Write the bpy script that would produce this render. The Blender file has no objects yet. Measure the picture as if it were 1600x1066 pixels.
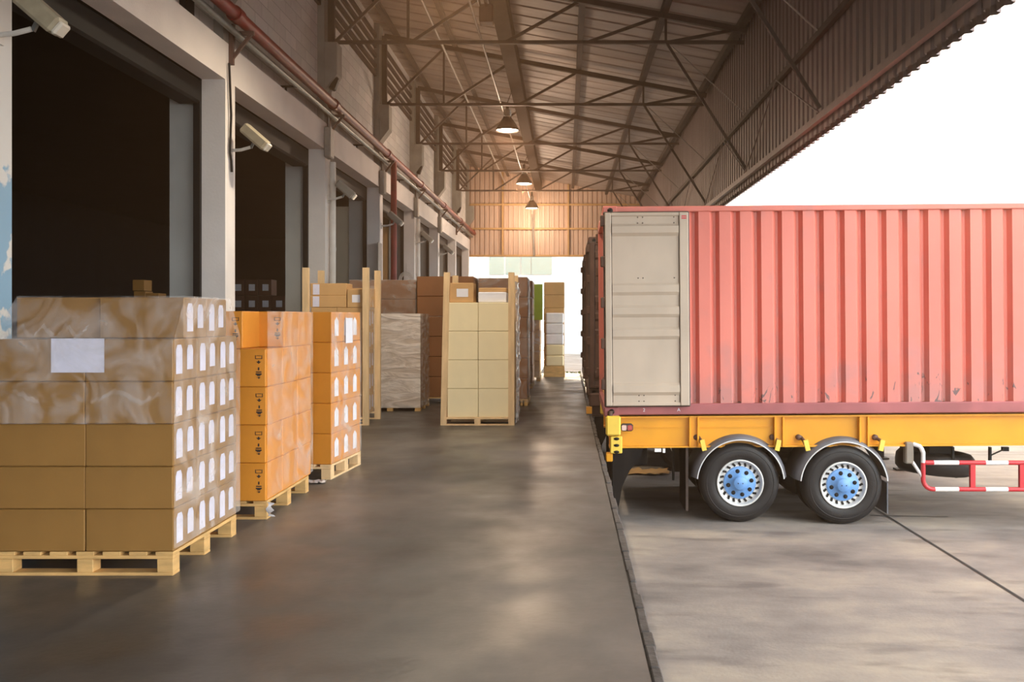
import bpy, math, random
from mathutils import Vector, Matrix
random.seed(7)
C = bpy.context.scene.collection
PI = math.pi
F, HX, HY, EYE = 1450.0, 885.0, 497.0, 1.6   # focal length in pixels, vanishing point, eye height above the dock

# ------------------------------------------------------------------ materials
MATS = {}
def nt(name):
    m = bpy.data.materials.new(name); m.use_nodes = True
    t = m.node_tree; b = t.nodes['Principled BSDF']
    return m, t, b
def mat(name, col, rough=0.6, metal=0.0, var=0.0, scale=6.0, stretch=(1,1,1), col2=None, bump=0.0, bscale=40.0, rvar=0.0, spec=None, coat=0.0):
    """plain procedural material: two noise-mixed tones plus optional bump"""
    if name in MATS: return MATS[name]
    m, t, b = nt(name); N, L = t.nodes, t.links
    b.inputs['Roughness'].default_value = rough
    b.inputs['Metallic'].default_value = metal
    if spec is not None: b.inputs['Specular IOR Level'].default_value = spec
    if coat: b.inputs['Coat Weight'].default_value = coat; b.inputs['Coat Roughness'].default_value = .15
    tc = N.new('ShaderNodeTexCoord'); mp = N.new('ShaderNodeMapping'); mp.inputs['Scale'].default_value = stretch
    L.new(tc.outputs['Object'], mp.inputs['Vector'])
    c2 = col2 or tuple(max(0, c*(1-var)) for c in col)
    ns = N.new('ShaderNodeTexNoise'); ns.inputs['Scale'].default_value = scale; ns.inputs['Detail'].default_value = 6
    L.new(mp.outputs['Vector'], ns.inputs['Vector'])
    cr = N.new('ShaderNodeValToRGB'); cr.color_ramp.elements[0].position = .35; cr.color_ramp.elements[1].position = .68
    cr.color_ramp.elements[0].color = (*c2, 1); cr.color_ramp.elements[1].color = (*col, 1)
    L.new(ns.outputs['Fac'], cr.inputs['Fac']); L.new(cr.outputs['Color'], b.inputs['Base Color'])
    if rvar:
        mr = N.new('ShaderNodeMapRange'); mr.inputs['To Min'].default_value = rough-rvar; mr.inputs['To Max'].default_value = rough+rvar
        L.new(ns.outputs['Fac'], mr.inputs['Value']); L.new(mr.outputs['Result'], b.inputs['Roughness'])
    if bump:
        n2 = N.new('ShaderNodeTexNoise'); n2.inputs['Scale'].default_value = bscale; n2.inputs['Detail'].default_value = 4
        L.new(mp.outputs['Vector'], n2.inputs['Vector'])
        bp = N.new('ShaderNodeBump'); bp.inputs['Strength'].default_value = bump; bp.inputs['Distance'].default_value = .02
        L.new(n2.outputs['Fac'], bp.inputs['Height']); L.new(bp.outputs['Normal'], b.inputs['Normal'])
    MATS[name] = m
    return m
def emis(name, col, s):
    m = bpy.data.materials.new(name); m.use_nodes = True; t = m.node_tree
    b = t.nodes['Principled BSDF']; b.inputs['Base Color'].default_value = (*col, 1)
    b.inputs['Emission Color'].default_value = (*col, 1); b.inputs['Emission Strength'].default_value = s
    MATS[name] = m; return m
def film_mat(name, lo, hi, tint=(.95,.93,.95), scale=5.0, bump=.6, rough=.22, stretch=(1,1,1)):
    """stretch film: mostly clear, milky and glossy where it wrinkles"""
    m, t, b = nt(name); N, L = t.nodes, t.links
    tc = N.new('ShaderNodeTexCoord'); mp = N.new('ShaderNodeMapping'); mp.inputs['Scale'].default_value = stretch
    L.new(tc.outputs['Object'], mp.inputs['Vector'])
    ns = N.new('ShaderNodeTexNoise'); ns.inputs['Scale'].default_value = scale; ns.inputs['Detail'].default_value = 8; ns.inputs['Distortion'].default_value = 1.6
    L.new(mp.outputs['Vector'], ns.inputs['Vector'])
    mr = N.new('ShaderNodeMapRange'); mr.inputs['From Min'].default_value = .4; mr.inputs['From Max'].default_value = .72
    mr.inputs['To Min'].default_value = lo; mr.inputs['To Max'].default_value = hi
    L.new(ns.outputs['Fac'], mr.inputs['Value'])
    bp = N.new('ShaderNodeBump'); bp.inputs['Strength'].default_value = bump; bp.inputs['Distance'].default_value = .03
    L.new(ns.outputs['Fac'], bp.inputs['Height']); L.new(bp.outputs['Normal'], b.inputs['Normal'])
    b.inputs['Base Color'].default_value = (*tint, 1); b.inputs['Roughness'].default_value = rough
    b.inputs['Coat Weight'].default_value = .6
    tr = N.new('ShaderNodeBsdfTransparent'); mx = N.new('ShaderNodeMixShader')
    L.new(mr.outputs['Result'], mx.inputs['Fac']); L.new(tr.outputs[0], mx.inputs[1]); L.new(b.outputs[0], mx.inputs[2])
    L.new(mx.outputs[0], N['Material Output'].inputs['Surface'])
    MATS[name] = m; return m

def floor_mat():
    m, t, b = nt('polished dock concrete'); N, L = t.nodes, t.links
    geo = N.new('ShaderNodeNewGeometry')
    mp = N.new('ShaderNodeMapping'); mp.inputs['Scale'].default_value = (.5, .32, 1); L.new(geo.outputs['Position'], mp.inputs['Vector'])
    n1 = N.new('ShaderNodeTexNoise'); n1.inputs['Scale'].default_value = 1.0; n1.inputs['Detail'].default_value = 9; n1.inputs['Roughness'].default_value = .62
    L.new(mp.outputs[0], n1.inputs['Vector'])
    # broad worn patches
    nb_ = N.new('ShaderNodeTexNoise'); nb_.inputs['Scale'].default_value = .35; nb_.inputs['Detail'].default_value = 2; L.new(geo.outputs['Position'], nb_.inputs['Vector'])
    ad2 = N.new('ShaderNodeMath'); ad2.operation = 'MULTIPLY_ADD'; L.new(nb_.outputs['Fac'], ad2.inputs[0]); ad2.inputs[1].default_value = .38; L.new(n1.outputs['Fac'], ad2.inputs[2])
    cr = N.new('ShaderNodeValToRGB'); e = cr.color_ramp.elements
    e[0].position = .40; e[0].color = (.015,.015,.016,1)
    e[1].position = 1.0; e[1].color = (.28,.23,.20,1)
    x = e.new(.66); x.color = (.070,.065,.062,1)
    x = e.new(.84); x.color = (.15,.13,.118,1)
    L.new(ad2.outputs[0], cr.inputs['Fac']); L.new(cr.outputs[0], b.inputs['Base Color'])
    n2 = N.new('ShaderNodeTexNoise'); n2.inputs['Scale'].default_value = 1.7; n2.inputs['Detail'].default_value = 6; L.new(geo.outputs['Position'], n2.inputs['Vector'])
    mr = N.new('ShaderNodeMapRange'); mr.inputs['From Min'].default_value = .35; mr.inputs['From Max'].default_value = .7
    mr.inputs['To Min'].default_value = .33; mr.inputs['To Max'].default_value = .55
    L.new(n2.outputs['Fac'], mr.inputs['Value']); L.new(mr.outputs[0], b.inputs['Roughness'])
    n3 = N.new('ShaderNodeTexNoise'); n3.inputs['Scale'].default_value = 25; n3.inputs['Detail'].default_value = 4; L.new(geo.outputs['Position'], n3.inputs['Vector'])
    bp = N.new('ShaderNodeBump'); bp.inputs['Strength'].default_value = .12; bp.inputs['Distance'].default_value = .01
    L.new(n3.outputs['Fac'], bp.inputs['Height']); L.new(bp.outputs[0], b.inputs['Normal'])
    MATS['floor'] = m; return m
def yard_mat():
    m, t, b = nt('yard concrete'); N, L = t.nodes, t.links
    geo = N.new('ShaderNodeNewGeometry')
    mp = N.new('ShaderNodeMapping'); mp.inputs['Scale'].default_value = (.55, .9, 1); L.new(geo.outputs['Position'], mp.inputs['Vector'])
    n1 = N.new('ShaderNodeTexNoise'); n1.inputs['Scale'].default_value = 1.1; n1.inputs['Detail'].default_value = 8; n1.inputs['Roughness'].default_value = .6; L.new(mp.outputs[0], n1.inputs['Vector'])
    cr = N.new('ShaderNodeValToRGB'); e = cr.color_ramp.elements
    e[0].position = .32; e[0].color = (.13,.118,.113,1); e[1].position = .74; e[1].color = (.42,.36,.29,1)
    x = e.new(.5); x.color = (.245,.217,.20,1)
    L.new(n1.outputs['Fac'], cr.inputs['Fac'])
    # oily smears, long across the lorry bays
    mp2 = N.new('ShaderNodeMapping'); mp2.inputs['Scale'].default_value = (.9, 3.2, 1); mp2.inputs['Location'].default_value = (3.1, 1.7, 0); L.new(geo.outputs['Position'], mp2.inputs['Vector'])
    n2 = N.new('ShaderNodeTexNoise'); n2.inputs['Scale'].default_value = 1.0; n2.inputs['Detail'].default_value = 5; L.new(mp2.outputs[0], n2.inputs['Vector'])
    c2 = N.new('ShaderNodeValToRGB'); c2.color_ramp.elements[0].position = .56; c2.color_ramp.elements[1].position = .7
    c2.color_ramp.elements[0].color = (0,0,0,1); c2.color_ramp.elements[1].color = (.6,.6,.6,1)
    L.new(n2.outputs['Fac'], c2.inputs['Fac'])
    mx = N.new('ShaderNodeMixRGB'); L.new(c2.outputs[0], mx.inputs[0]); L.new(cr.outputs[0], mx.inputs[1]); mx.inputs[2].default_value = (.10,.088,.085,1)
    L.new(mx.outputs[0], b.inputs['Base Color']); b.inputs['Roughness'].default_value = .7; b.inputs['Specular IOR Level'].default_value = .25
    n3 = N.new('ShaderNodeTexNoise'); n3.inputs['Scale'].default_value = 30; L.new(geo.outputs['Position'], n3.inputs['Vector'])
    bp = N.new('ShaderNodeBump'); bp.inputs['Strength'].default_value = .2; bp.inputs['Distance'].default_value = .01
    L.new(n3.outputs['Fac'], bp.inputs['Height']); L.new(bp.outputs[0], b.inputs['Normal'])
    MATS['yard'] = m; return m
def block_mat():
    m, t, b = nt('painted blockwork'); N, L = t.nodes, t.links
    geo = N.new('ShaderNodeNewGeometry'); sp = N.new('ShaderNodeSeparateXYZ'); L.new(geo.outputs['Position'], sp.inputs[0])
    cb = N.new('ShaderNodeCombineXYZ'); L.new(sp.outputs['Y'], cb.inputs['X']); L.new(sp.outputs['Z'], cb.inputs['Y'])
    br = N.new('ShaderNodeTexBrick'); br.inputs['Scale'].default_value = 1; br.inputs['Brick Width'].default_value = .6; br.inputs['Row Height'].default_value = .22
    br.inputs['Mortar Size'].default_value = .008; br.inputs['Color1'].default_value = (.50,.46,.42,1); br.inputs['Color2'].default_value = (.40,.37,.34,1); br.inputs['Mortar'].default_value = (.30,.27,.25,1)
    L.new(cb.outputs[0], br.inputs['Vector'])
    ns = N.new('ShaderNodeTexNoise'); ns.inputs['Scale'].default_value = 1.5; ns.inputs['Detail'].default_value = 6; L.new(geo.outputs['Position'], ns.inputs['Vector'])
    mx = N.new('ShaderNodeMixRGB'); mx.blend_type = 'MULTIPLY'; mx.inputs[0].default_value = .22
    L.new(br.outputs['Color'], mx.inputs[1]); L.new(ns.outputs['Color'], mx.inputs[2])
    hs = N.new('ShaderNodeHueSaturation'); hs.inputs['Saturation'].default_value = .5; hs.inputs['Value'].default_value = 1.45; L.new(mx.outputs[0], hs.inputs['Color'])
    L.new(hs.outputs[0], b.inputs['Base Color']); b.inputs['Roughness'].default_value = .8
    MATS['block'] = m; return m
def pier_mat():
    """white paint, with peeling blue paint on the lower part of the nearest pier"""
    m, t, b = nt('pier paint with blue patches'); N, L = t.nodes, t.links
    geo = N.new('ShaderNodeNewGeometry'); sp = N.new('ShaderNodeSeparateXYZ'); L.new(geo.outputs['Position'], sp.inputs[0])
    ns = N.new('ShaderNodeTexNoise'); ns.inputs['Scale'].default_value = 3.2; ns.inputs['Detail'].default_value = 5; L.new(geo.outputs['Position'], ns.inputs['Vector'])
    mr = N.new('ShaderNodeMapRange'); mr.inputs['From Min'].default_value = 2.6; mr.inputs['From Max'].default_value = 3.5; mr.inputs['To Min'].default_value = .12; mr.inputs['To Max'].default_value = -.35
    L.new(sp.outputs['Z'], mr.inputs['Value'])
    ad = N.new('ShaderNodeMath'); ad.operation = 'ADD'; L.new(ns.outputs['Fac'], ad.inputs[0]); L.new(mr.outputs[0], ad.inputs[1])
    cr = N.new('ShaderNodeValToRGB'); cr.color_ramp.elements[0].position = .49; cr.color_ramp.elements[1].position = .52
    cr.color_ramp.elements[0].color = (.62,.60,.57,1); cr.color_ramp.elements[1].color = (.22,.37,.50,1)
    L.new(ad.outputs[0], cr.inputs['Fac']); L.new(cr.outputs[0], b.inputs['Base Color']); b.inputs['Roughness'].default_value = .6
    MATS['pier0'] = m; return m

def container_mat():
    m, t, b = nt('red_paint'); N, L = t.nodes, t.links
    tc = N.new('ShaderNodeTexCoord'); sp = N.new('ShaderNodeSeparateXYZ'); L.new(tc.outputs['Object'], sp.inputs[0])
    mp = N.new('ShaderNodeMapping'); mp.inputs['Scale'].default_value = (.8,1,.3); L.new(tc.outputs['Object'], mp.inputs[0])
    n1 = N.new('ShaderNodeTexNoise'); n1.inputs['Scale'].default_value = 1.2; n1.inputs['Detail'].default_value = 5; L.new(mp.outputs[0], n1.inputs['Vector'])
    cr = N.new('ShaderNodeValToRGB'); e = cr.color_ramp.elements; e[0].position = .35; e[0].color = (.66,.175,.135,1); e[1].position = .68; e[1].color = (.74,.215,.165,1); L.new(n1.outputs['Fac'], cr.inputs['Fac'])
    # road grime that gathers on the lowest half metre
    g = N.new('ShaderNodeMapRange'); g.inputs['From Min'].default_value = 1.1; g.inputs['From Max'].default_value = .1; g.inputs['To Min'].default_value = -.16; g.inputs['To Max'].default_value = .16; L.new(sp.outputs['Z'], g.inputs['Value'])
    n2 = N.new('ShaderNodeTexNoise'); n2.inputs['Scale'].default_value = 2.2; n2.inputs['Detail'].default_value = 7; L.new(tc.outputs['Object'], n2.inputs['Vector'])
    a = N.new('ShaderNodeMath'); L.new(g.outputs[0], a.inputs[0]); L.new(n2.outputs['Fac'], a.inputs[1])
    c2 = N.new('ShaderNodeValToRGB'); c2.color_ramp.elements[0].position = .42; c2.color_ramp.elements[1].position = .72; c2.color_ramp.elements[1].color = (.75,.75,.75,1); L.new(a.outputs[0], c2.inputs['Fac'])
    mx = N.new('ShaderNodeMixRGB'); L.new(c2.outputs[0], mx.inputs[0]); L.new(cr.outputs[0], mx.inputs[1]); mx.inputs[2].default_value = (.42,.20,.19,1)
    # small scratches and dents rubbed to bare metal
    mp3 = N.new('ShaderNodeMapping'); mp3.inputs['Scale'].default_value = (7,7,3.2); mp3.inputs['Rotation'].default_value = (0,.35,0); L.new(tc.outputs['Object'], mp3.inputs[0])
    n3 = N.new('ShaderNodeTexNoise'); n3.inputs['Scale'].default_value = 1.6; n3.inputs['Detail'].default_value = 3; n3.inputs['Distortion'].default_value = 1.2; L.new(mp3.outputs[0], n3.inputs['Vector'])
    g3 = N.new('ShaderNodeMapRange'); g3.inputs['From Min'].default_value = .75; g3.inputs['From Max'].default_value = .18; g3.inputs['To Min'].default_value = -.14; g3.inputs['To Max'].default_value = .03; L.new(sp.outputs['Z'], g3.inputs['Value'])
    a3 = N.new('ShaderNodeMath'); L.new(g3.outputs[0], a3.inputs[0]); L.new(n3.outputs['Fac'], a3.inputs[1])
    c3 = N.new('ShaderNodeValToRGB'); c3.color_ramp.elements[0].position = .625; c3.color_ramp.elements[1].position = .665; L.new(a3.outputs[0], c3.inputs['Fac'])
    m2 = N.new('ShaderNodeMixRGB'); L.new(c3.outputs[0], m2.inputs[0]); L.new(mx.outputs[0], m2.inputs[1]); m2.inputs[2].default_value = (.16,.10,.10,1)
    L.new(m2.outputs[0], b.inputs['Base Color']); b.inputs['Roughness'].default_value = .45; MATS['red_paint'] = m
container_mat()
floor_mat(); yard_mat(); block_mat(); pier_mat()
mat('plaster', (.80,.745,.71), .75, var=.12, scale=1.6, bump=.1, bscale=30)
mat('plaster_grey', (.47,.475,.455), .7, var=.15, scale=2)
mat('cream_panel', (.60,.53,.40), .6, var=.12, scale=2)
mat('pilaster', (.30,.285,.25), .75, var=.25, scale=3)
mat('girder_dark', (.045,.032,.026), .8, var=.3, spec=.05)
mat('shade_inside', (.010,.010,.011), .9, var=.4, scale=2, spec=.05)  # shade of the warehouse interior put into the colour
mat('black', (.010,.010,.010), .6, spec=.25, var=.3, scale=8)
mat('steel_dark', (.075,.055,.047), .65, var=.3, scale=4, spec=.15)
mat('steel_light', (.34,.30,.26), .5, .2, var=.2, scale=5)
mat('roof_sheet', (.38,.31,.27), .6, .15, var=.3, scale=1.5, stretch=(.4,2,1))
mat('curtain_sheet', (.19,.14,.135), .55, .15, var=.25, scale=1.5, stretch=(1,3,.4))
mat('gable_sheet', (.66,.47,.36), .55, .1, var=.15, scale=1.5, stretch=(3,1,.4))
mat('red_pipe', (.24,.028,.022), .45, var=.35, scale=5, spec=.3)
mat('grey_pipe', (.16,.17,.165), .4, .4, var=.3, scale=8)
mat('white_pipe', (.66,.62,.57), .45, var=.12, scale=6)
mat('junction_grey', (.30,.28,.25), .55, var=.2, scale=9)
mat('lamp_beige', (.42,.36,.25), .5, var=.2, scale=9)
mat('lens_glass', (.75,.7,.6), .15, var=.1)
mat('lamp_shade', (.10,.075,.06), .4, .5, var=.3, scale=10)
mat('chrome', (.72,.68,.60), .2, 1.0, var=.15, scale=10)
emis('lamp_glow', (1,.93,.80), 14)
mat('wood', (.74,.45,.17), .65, var=.28, scale=5, stretch=(1,1,4), bump=.15, bscale=60)
mat('wood_pale', (.84,.58,.31), .6, var=.22, scale=5, stretch=(3,3,.5), bump=.1, bscale=60)
mat('card_brown', (.29,.15,.04), .6, spec=.3, var=.16, scale=2.6, bump=.05, bscale=18)
mat('card_orange', (.70,.27,.03), .5, spec=.35, var=.14, scale=3, bump=.05, bscale=18)
mat('card_tan', (.60,.35,.14), .6, var=.15, scale=3, bump=.05, bscale=18)
mat('card_cream', (.90,.76,.47), .6, var=.08, scale=3, bump=.05, bscale=18)
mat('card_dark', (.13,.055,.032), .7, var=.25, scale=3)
mat('kraft', (.33,.13,.04), .6, var=.25, scale=1.6, stretch=(1,1,.6), bump=.2, bscale=8)
mat('paper', (.80,.80,.86), .6, var=.05, scale=14)
mat('paper_lilac', (.66,.66,.80), .6, var=.10, scale=5)
mat('ink', (.03,.02,.015), .7)
mat('tape', (.55,.40,.20), .25, var=.1)
mat('lime', (.55,.78,.06), .5, var=.1)
film_mat('film_clear', .03, .36, (.80,.76,.76), 3.2, 1.0, .12)
film_mat('film_side', .10, .46, (.98,.88,.80), 2.5, .5, .25)
film_mat('film_milky', .5, .98, (1,.93,.88), 3.0, 1.0, .2, (.6,.6,2.6))
mat('rail_paint', (.40,.115,.12), .5, var=.25, scale=2.5)
mat('door_paint', (.57,.465,.365), .5, var=.17, scale=2.2, stretch=(1,1,.6))
mat('gasket', (.07,.055,.05), .7, var=.2)
mat('rust_dark', (.13,.065,.045), .65, var=.35, scale=4)
mat('yellow', (.80,.345,.008), .4, var=.13, scale=2.5, coat=.1)
mat('yellow_light', (.90,.62,.08), .4, var=.12, scale=5)
mat('rubber', (.018,.017,.018), .5, spec=.35, var=.4, scale=5, bump=.1, bscale=50)
mat('rubber_flat', (.012,.011,.011), .8, spec=.15, var=.3, scale=6)
mat('rim_white', (.74,.74,.72), .35, .2, var=.15, scale=12)
mat('hub_blue', (.16,.36,.74), .4, var=.15, scale=9)
mat('fender_grey', (.15,.15,.17), .4, var=.25, scale=5)
mat('fender_edge', (.72,.72,.72), .35, var=.1)
mat('guard_red', (.62,.035,.05), .35, var=.15, scale=9)
mat('guard_white', (.86,.84,.83), .35, var=.06, scale=9)
mat('bracket_brown', (.25,.21,.17), .5, var=.2)
mat('light_red', (.5,.10,.09), .2)
mat('light_clear', (.75,.55,.5), .2)
mat('orange_reflector', (.95,.42,.03), .3)
mat('kerb', (.10,.088,.083), .7, var=.5, scale=7, bump=.4, bscale=30)
mat('kerb_face', (.13,.12,.115), .75, var=.3, scale=4)
mat('tar', (.02,.02,.02), .8)
mat('white_wall', (.85,.84,.80), .7, var=.03)
mat('window_pane', (.33,.42,.36), .2, var=.1)
mat('leaf', (.13,.22,.04), .6, var=.4, scale=9)
mat('cable_white', (.6,.55,.5), .5)
mat('bag_plastic', (.85,.82,.84), .3, var=.1)
M = MATS

# ------------------------------------------------------------------ mesh builder
class MB:
    def __init__(s): s.v = []; s.f = []; s.m = []; s.sm = []
    def add(s, vs, fs, mi=0, smooth=False, T=None):
        o = len(s.v)
        s.v += [tuple(T @ Vector(p)) if T else tuple(p) for p in vs]
        s.f += [tuple(i+o for i in f) for f in fs]; s.m += [mi]*len(fs); s.sm += [smooth]*len(fs)
        return s
    def box(s, x0, x1, y0, y1, z0, z1, mi=0, T=None):
        v = [(x0,y0,z0),(x1,y0,z0),(x1,y1,z0),(x0,y1,z0),(x0,y0,z1),(x1,y0,z1),(x1,y1,z1),(x0,y1,z1)]
        return s.add(v, [(0,3,2,1),(4,5,6,7),(0,1,5,4),(1,2,6,5),(2,3,7,6),(3,0,4,7)], mi, False, T)
    def cbox(s, x0, x1, y0, y1, z0, z1, c=.004, mi=0, T=None):
        """box with chamfered edges"""
        vs, fs = [], []
        idx = {}
        for ix, X in ((0,x0),(1,x1)):
            for iy, Y in ((0,y0),(1,y1)):
                for iz, Z in ((0,z0),(1,z1)):
                    dx, dy, dz = (c if ix==0 else -c), (c if iy==0 else -c), (c if iz==0 else -c)
                    for a, p in (('x',(X,Y+dy,Z+dz)),('y',(X+dx,Y,Z+dz)),('z',(X+dx,Y+dy,Z))):
                        idx[(ix,iy,iz,a)] = len(vs); vs.append(p)
        def q(*k): fs.append(tuple(idx[i] for i in k))
        q((0,0,0,'x'),(0,0,1,'x'),(0,1,1,'x'),(0,1,0,'x')); q((1,0,0,'x'),(1,1,0,'x'),(1,1,1,'x'),(1,0,1,'x'))
        q((0,0,0,'y'),(1,0,0,'y'),(1,0,1,'y'),(0,0,1,'y')); q((0,1,0,'y'),(0,1,1,'y'),(1,1,1,'y'),(1,1,0,'y'))
        q((0,0,0,'z'),(0,1,0,'z'),(1,1,0,'z'),(1,0,0,'z')); q((0,0,1,'z'),(1,0,1,'z'),(1,1,1,'z'),(0,1,1,'z'))
        for i in (0,1):
            for j in (0,1):
                q((i,j,0,'x'),(i,j,1,'x'),(i,j,1,'y'),(i,j,0,'y'))
                q((i,0,j,'x'),(i,1,j,'x'),(i,1,j,'z'),(i,0,j,'z'))
                q((0,i,j,'y'),(1,i,j,'y'),(1,i,j,'z'),(0,i,j,'z'))
                for k in (0,1): q((i,j,k,'x'),(i,j,k,'y'),(i,j,k,'z'))
        return s.add(vs, fs, mi, False, T)
    def bar(s, a, b, w, h=None, mi=0, up=(0,0,1)):
        """rectangular bar from a to b, w wide and h high"""
        h = h or w; a, b = Vector(a), Vector(b); d = (b-a).normalized(); u = Vector(up)
        if abs(d.dot(u)) > .99: u = Vector((0,1,0))
        r = d.cross(u).normalized(); u = r.cross(d).normalized()
        vs = [p + r*sx*w/2 + u*sz*h/2 for p in (a,b) for sx, sz in ((-1,-1),(1,-1),(1,1),(-1,1))]
        return s.add(vs, [(0,3,2,1),(4,5,6,7),(0,1,5,4),(1,2,6,5),(2,3,7,6),(3,0,4,7)], mi)
    def tube(s, pts, r, n=10, mi=0, caps=True):
        pts = [Vector(p) for p in pts]; rings = []
        t0 = (pts[1]-pts[0]).normalized(); u = Vector((0,0,1)) if abs(t0.z) < .9 else Vector((0,1,0))
        u = (u - t0*u.dot(t0)).normalized(); vs, fs = [], []
        for i, p in enumerate(pts):
            if i == 0: t = t0
            elif i == len(pts)-1: t = (pts[i]-pts[i-1]).normalized()
            else: t = ((pts[i+1]-p).normalized() + (p-pts[i-1]).normalized()).normalized()
            u = (u - t*u.dot(t)).normalized(); w = t.cross(u)
            rr = r[i] if isinstance(r, (list, tuple)) else r
            vs += [p + (u*math.cos(2*PI*k/n) + w*math.sin(2*PI*k/n))*rr for k in range(n)]
        for i in range(len(pts)-1):
            for k in range(n): fs.append((i*n+k, i*n+(k+1)%n, (i+1)*n+(k+1)%n, (i+1)*n+k))
        s.add(vs, fs, mi, True)
        if caps:
            s.add(vs[:n], [tuple(range(n))[::-1]], mi); s.add(vs[-n:], [tuple(range(n))], mi)
        return s
    def lathe(s, prof, n=48, mi=0, T=None, closed=False, smooth=True):
        """revolve (r, z) profile around local z"""
        vs = [(r*math.cos(2*PI*k/n), r*math.sin(2*PI*k/n), z) for r, z in prof for k in range(n)]
        m = len(prof); fs = []
        for i in range(m if closed else m-1):
            j = (i+1) % m
            for k in range(n): fs.append((i*n+k, i*n+(k+1)%n, j*n+(k+1)%n, j*n+k))
        return s.add(vs, fs, mi, smooth, T)
    def disc(s, r, z, n=48, mi=0, T=None):
        return s.add([(r*math.cos(2*PI*k/n), r*math.sin(2*PI*k/n), z) for k in range(n)], [tuple(range(n))], mi, False, T)
    def prism(s, poly, y0, y1, mi=0, T=None):
        """polygon in x,z extruded along y"""
        n = len(poly); vs = [(x,y0,z) for x,z in poly] + [(x,y1,z) for x,z in poly]
        fs = [tuple(range(n)), tuple(range(2*n-1, n-1, -1))] + [(i, i+n, (i+1)%n+n, (i+1)%n) for i in range(n)]
        return s.add(vs, fs, mi, False, T)
    def build(s, name, mats, parent=None, **k):
        if not isinstance(mats, (list, tuple)): mats = [mats]
        me = bpy.data.meshes.new(name); me.from_pydata(s.v, [], s.f)
        for m in mats: me.materials.append(M[m] if isinstance(m, str) else m)
        me.polygons.foreach_set('material_index', s.m); me.polygons.foreach_set('use_smooth', s.sm); me.update()
        o = bpy.data.objects.new(name, me); C.objects.link(o)
        if parent: o.parent = parent
        tag(o, **k); return o
def tag(o, label=None, cat=None, group=None, kind=None):
    if label: o['label'] = label
    if cat: o['category'] = cat
    if group: o['group'] = group
    if kind: o['kind'] = kind
def thing(name, label, cat, loc=(0,0,0), rz=0, group=None):
    o = bpy.data.objects.new(name, None); C.objects.link(o); o.location = loc; o.rotation_euler = (0,0,rz)
    o.empty_display_size = .2; tag(o, label, cat, group); return o
def copy_tree(o, parent=None, loc=None, rz=None, label=None):
    c = o.copy(); C.objects.link(c)
    if parent: c.parent = parent
    if loc is not None: c.location = loc
    if rz is not None: c.rotation_euler = (0,0,rz)
    if label: c['label'] = label
    for ch in list(o.children): copy_tree(ch, c)
    return c
TH = math.radians

# ------------------------------------------------------------------ camera, light
cam = bpy.data.cameras.new('camera'); cam.sensor_width = 36; cam.lens = F/1600*36
cam.shift_x = -(HX-800)/1600; cam.shift_y = -(533-HY)/1600; cam.clip_end = 500
co = bpy.data.objects.new('camera', cam); C.objects.link(co); co.location = (0,0,EYE); co.rotation_euler = (PI/2,0,0)
bpy.context.scene.camera = co
sc = bpy.context.scene
sc.view_settings.view_transform = 'Standard'; sc.view_settings.look = 'None'; sc.view_settings.gamma = 1
sc.view_settings.use_curve_mapping = False
sc.view_settings.exposure = 0.68
sc.cycles.max_bounces = 10; sc.cycles.transparent_max_bounces = 16
w = bpy.data.worlds.new('sky'); sc.world = w; w.use_nodes = True
t = w.node_tree; bg = t.nodes['Background']
tc = t.nodes.new('ShaderNodeTexCoord'); sx = t.nodes.new('ShaderNodeSeparateXYZ'); t.links.new(tc.outputs['Generated'], sx.inputs[0])
cr = t.nodes.new('ShaderNodeValToRGB'); t.links.new(sx.outputs['Y'], cr.inputs['Fac'])
cr.color_ramp.elements[0].position = 0; cr.color_ramp.elements[0].color = (1,.95,.90,1)
cr.color_ramp.elements[1].position = 1; cr.color_ramp.elements[1].color = (1,.93,.84,1)
t.links.new(cr.outputs[0], bg.inputs['Color']); 
dt = t.nodes.new('ShaderNodeVectorMath'); dt.operation = 'DOT_PRODUCT'; t.links.new(tc.outputs['Generated'], dt.inputs[0]); dt.inputs[1].default_value = Vector((.86,-.42,.30)).normalized()
mxx = t.nodes.new('ShaderNodeMath'); mxx.operation = 'MAXIMUM'; t.links.new(dt.outputs['Value'], mxx.inputs[0]); mxx.inputs[1].default_value = 0
pw = t.nodes.new('ShaderNodeMath'); pw.operation = 'POWER'; t.links.new(mxx.outputs[0], pw.inputs[0]); pw.inputs[1].default_value = 5
ma_ = t.nodes.new('ShaderNodeMath'); ma_.operation = 'MULTIPLY_ADD'; t.links.new(pw.outputs[0], ma_.inputs[0]); ma_.inputs[1].default_value = 4.2; ma_.inputs[2].default_value = 1.8
t.links.new(ma_.outputs[0], bg.inputs['Strength'])   # brightest haze of the sky lies low, behind and right
sl = bpy.data.lights.new('sun', 'SUN'); sl.energy = 5; sl.color = (1,.62,.34); sl.angle = TH(8)
so = bpy.data.objects.new('sun', sl); C.objects.link(so)
d = Vector((.03, .95, .28)); so.rotation_euler = d.to_track_quat('Z','Y').to_euler()

# ------------------------------------------------------------------ setting
XE = .374                    # dock edge
PITCH = 5.07; PX = -4.5      # wall face
GZ = -.872                   # yard level at the dock
def ground_z(x): return GZ - .019*(min(x, 8)-XE)
b = MB()
b.box(-16, XE, -14, 26.8, -.30, 0); b.box(-16, -.75, 26.8, 46, -.30, 0)
b.build('floor', 'floor', kind='structure', label='dark polished concrete loading dock floor')
b = MB()
for y0, y1, x1 in ((-14, 26.8, XE),): b.box(XE-.35, x1-.012, y0, y1, -1.0, -.30)
b.build('wall_dock_front', 'kerb_face', kind='structure', label='concrete face of the loading dock under its edge')
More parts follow.
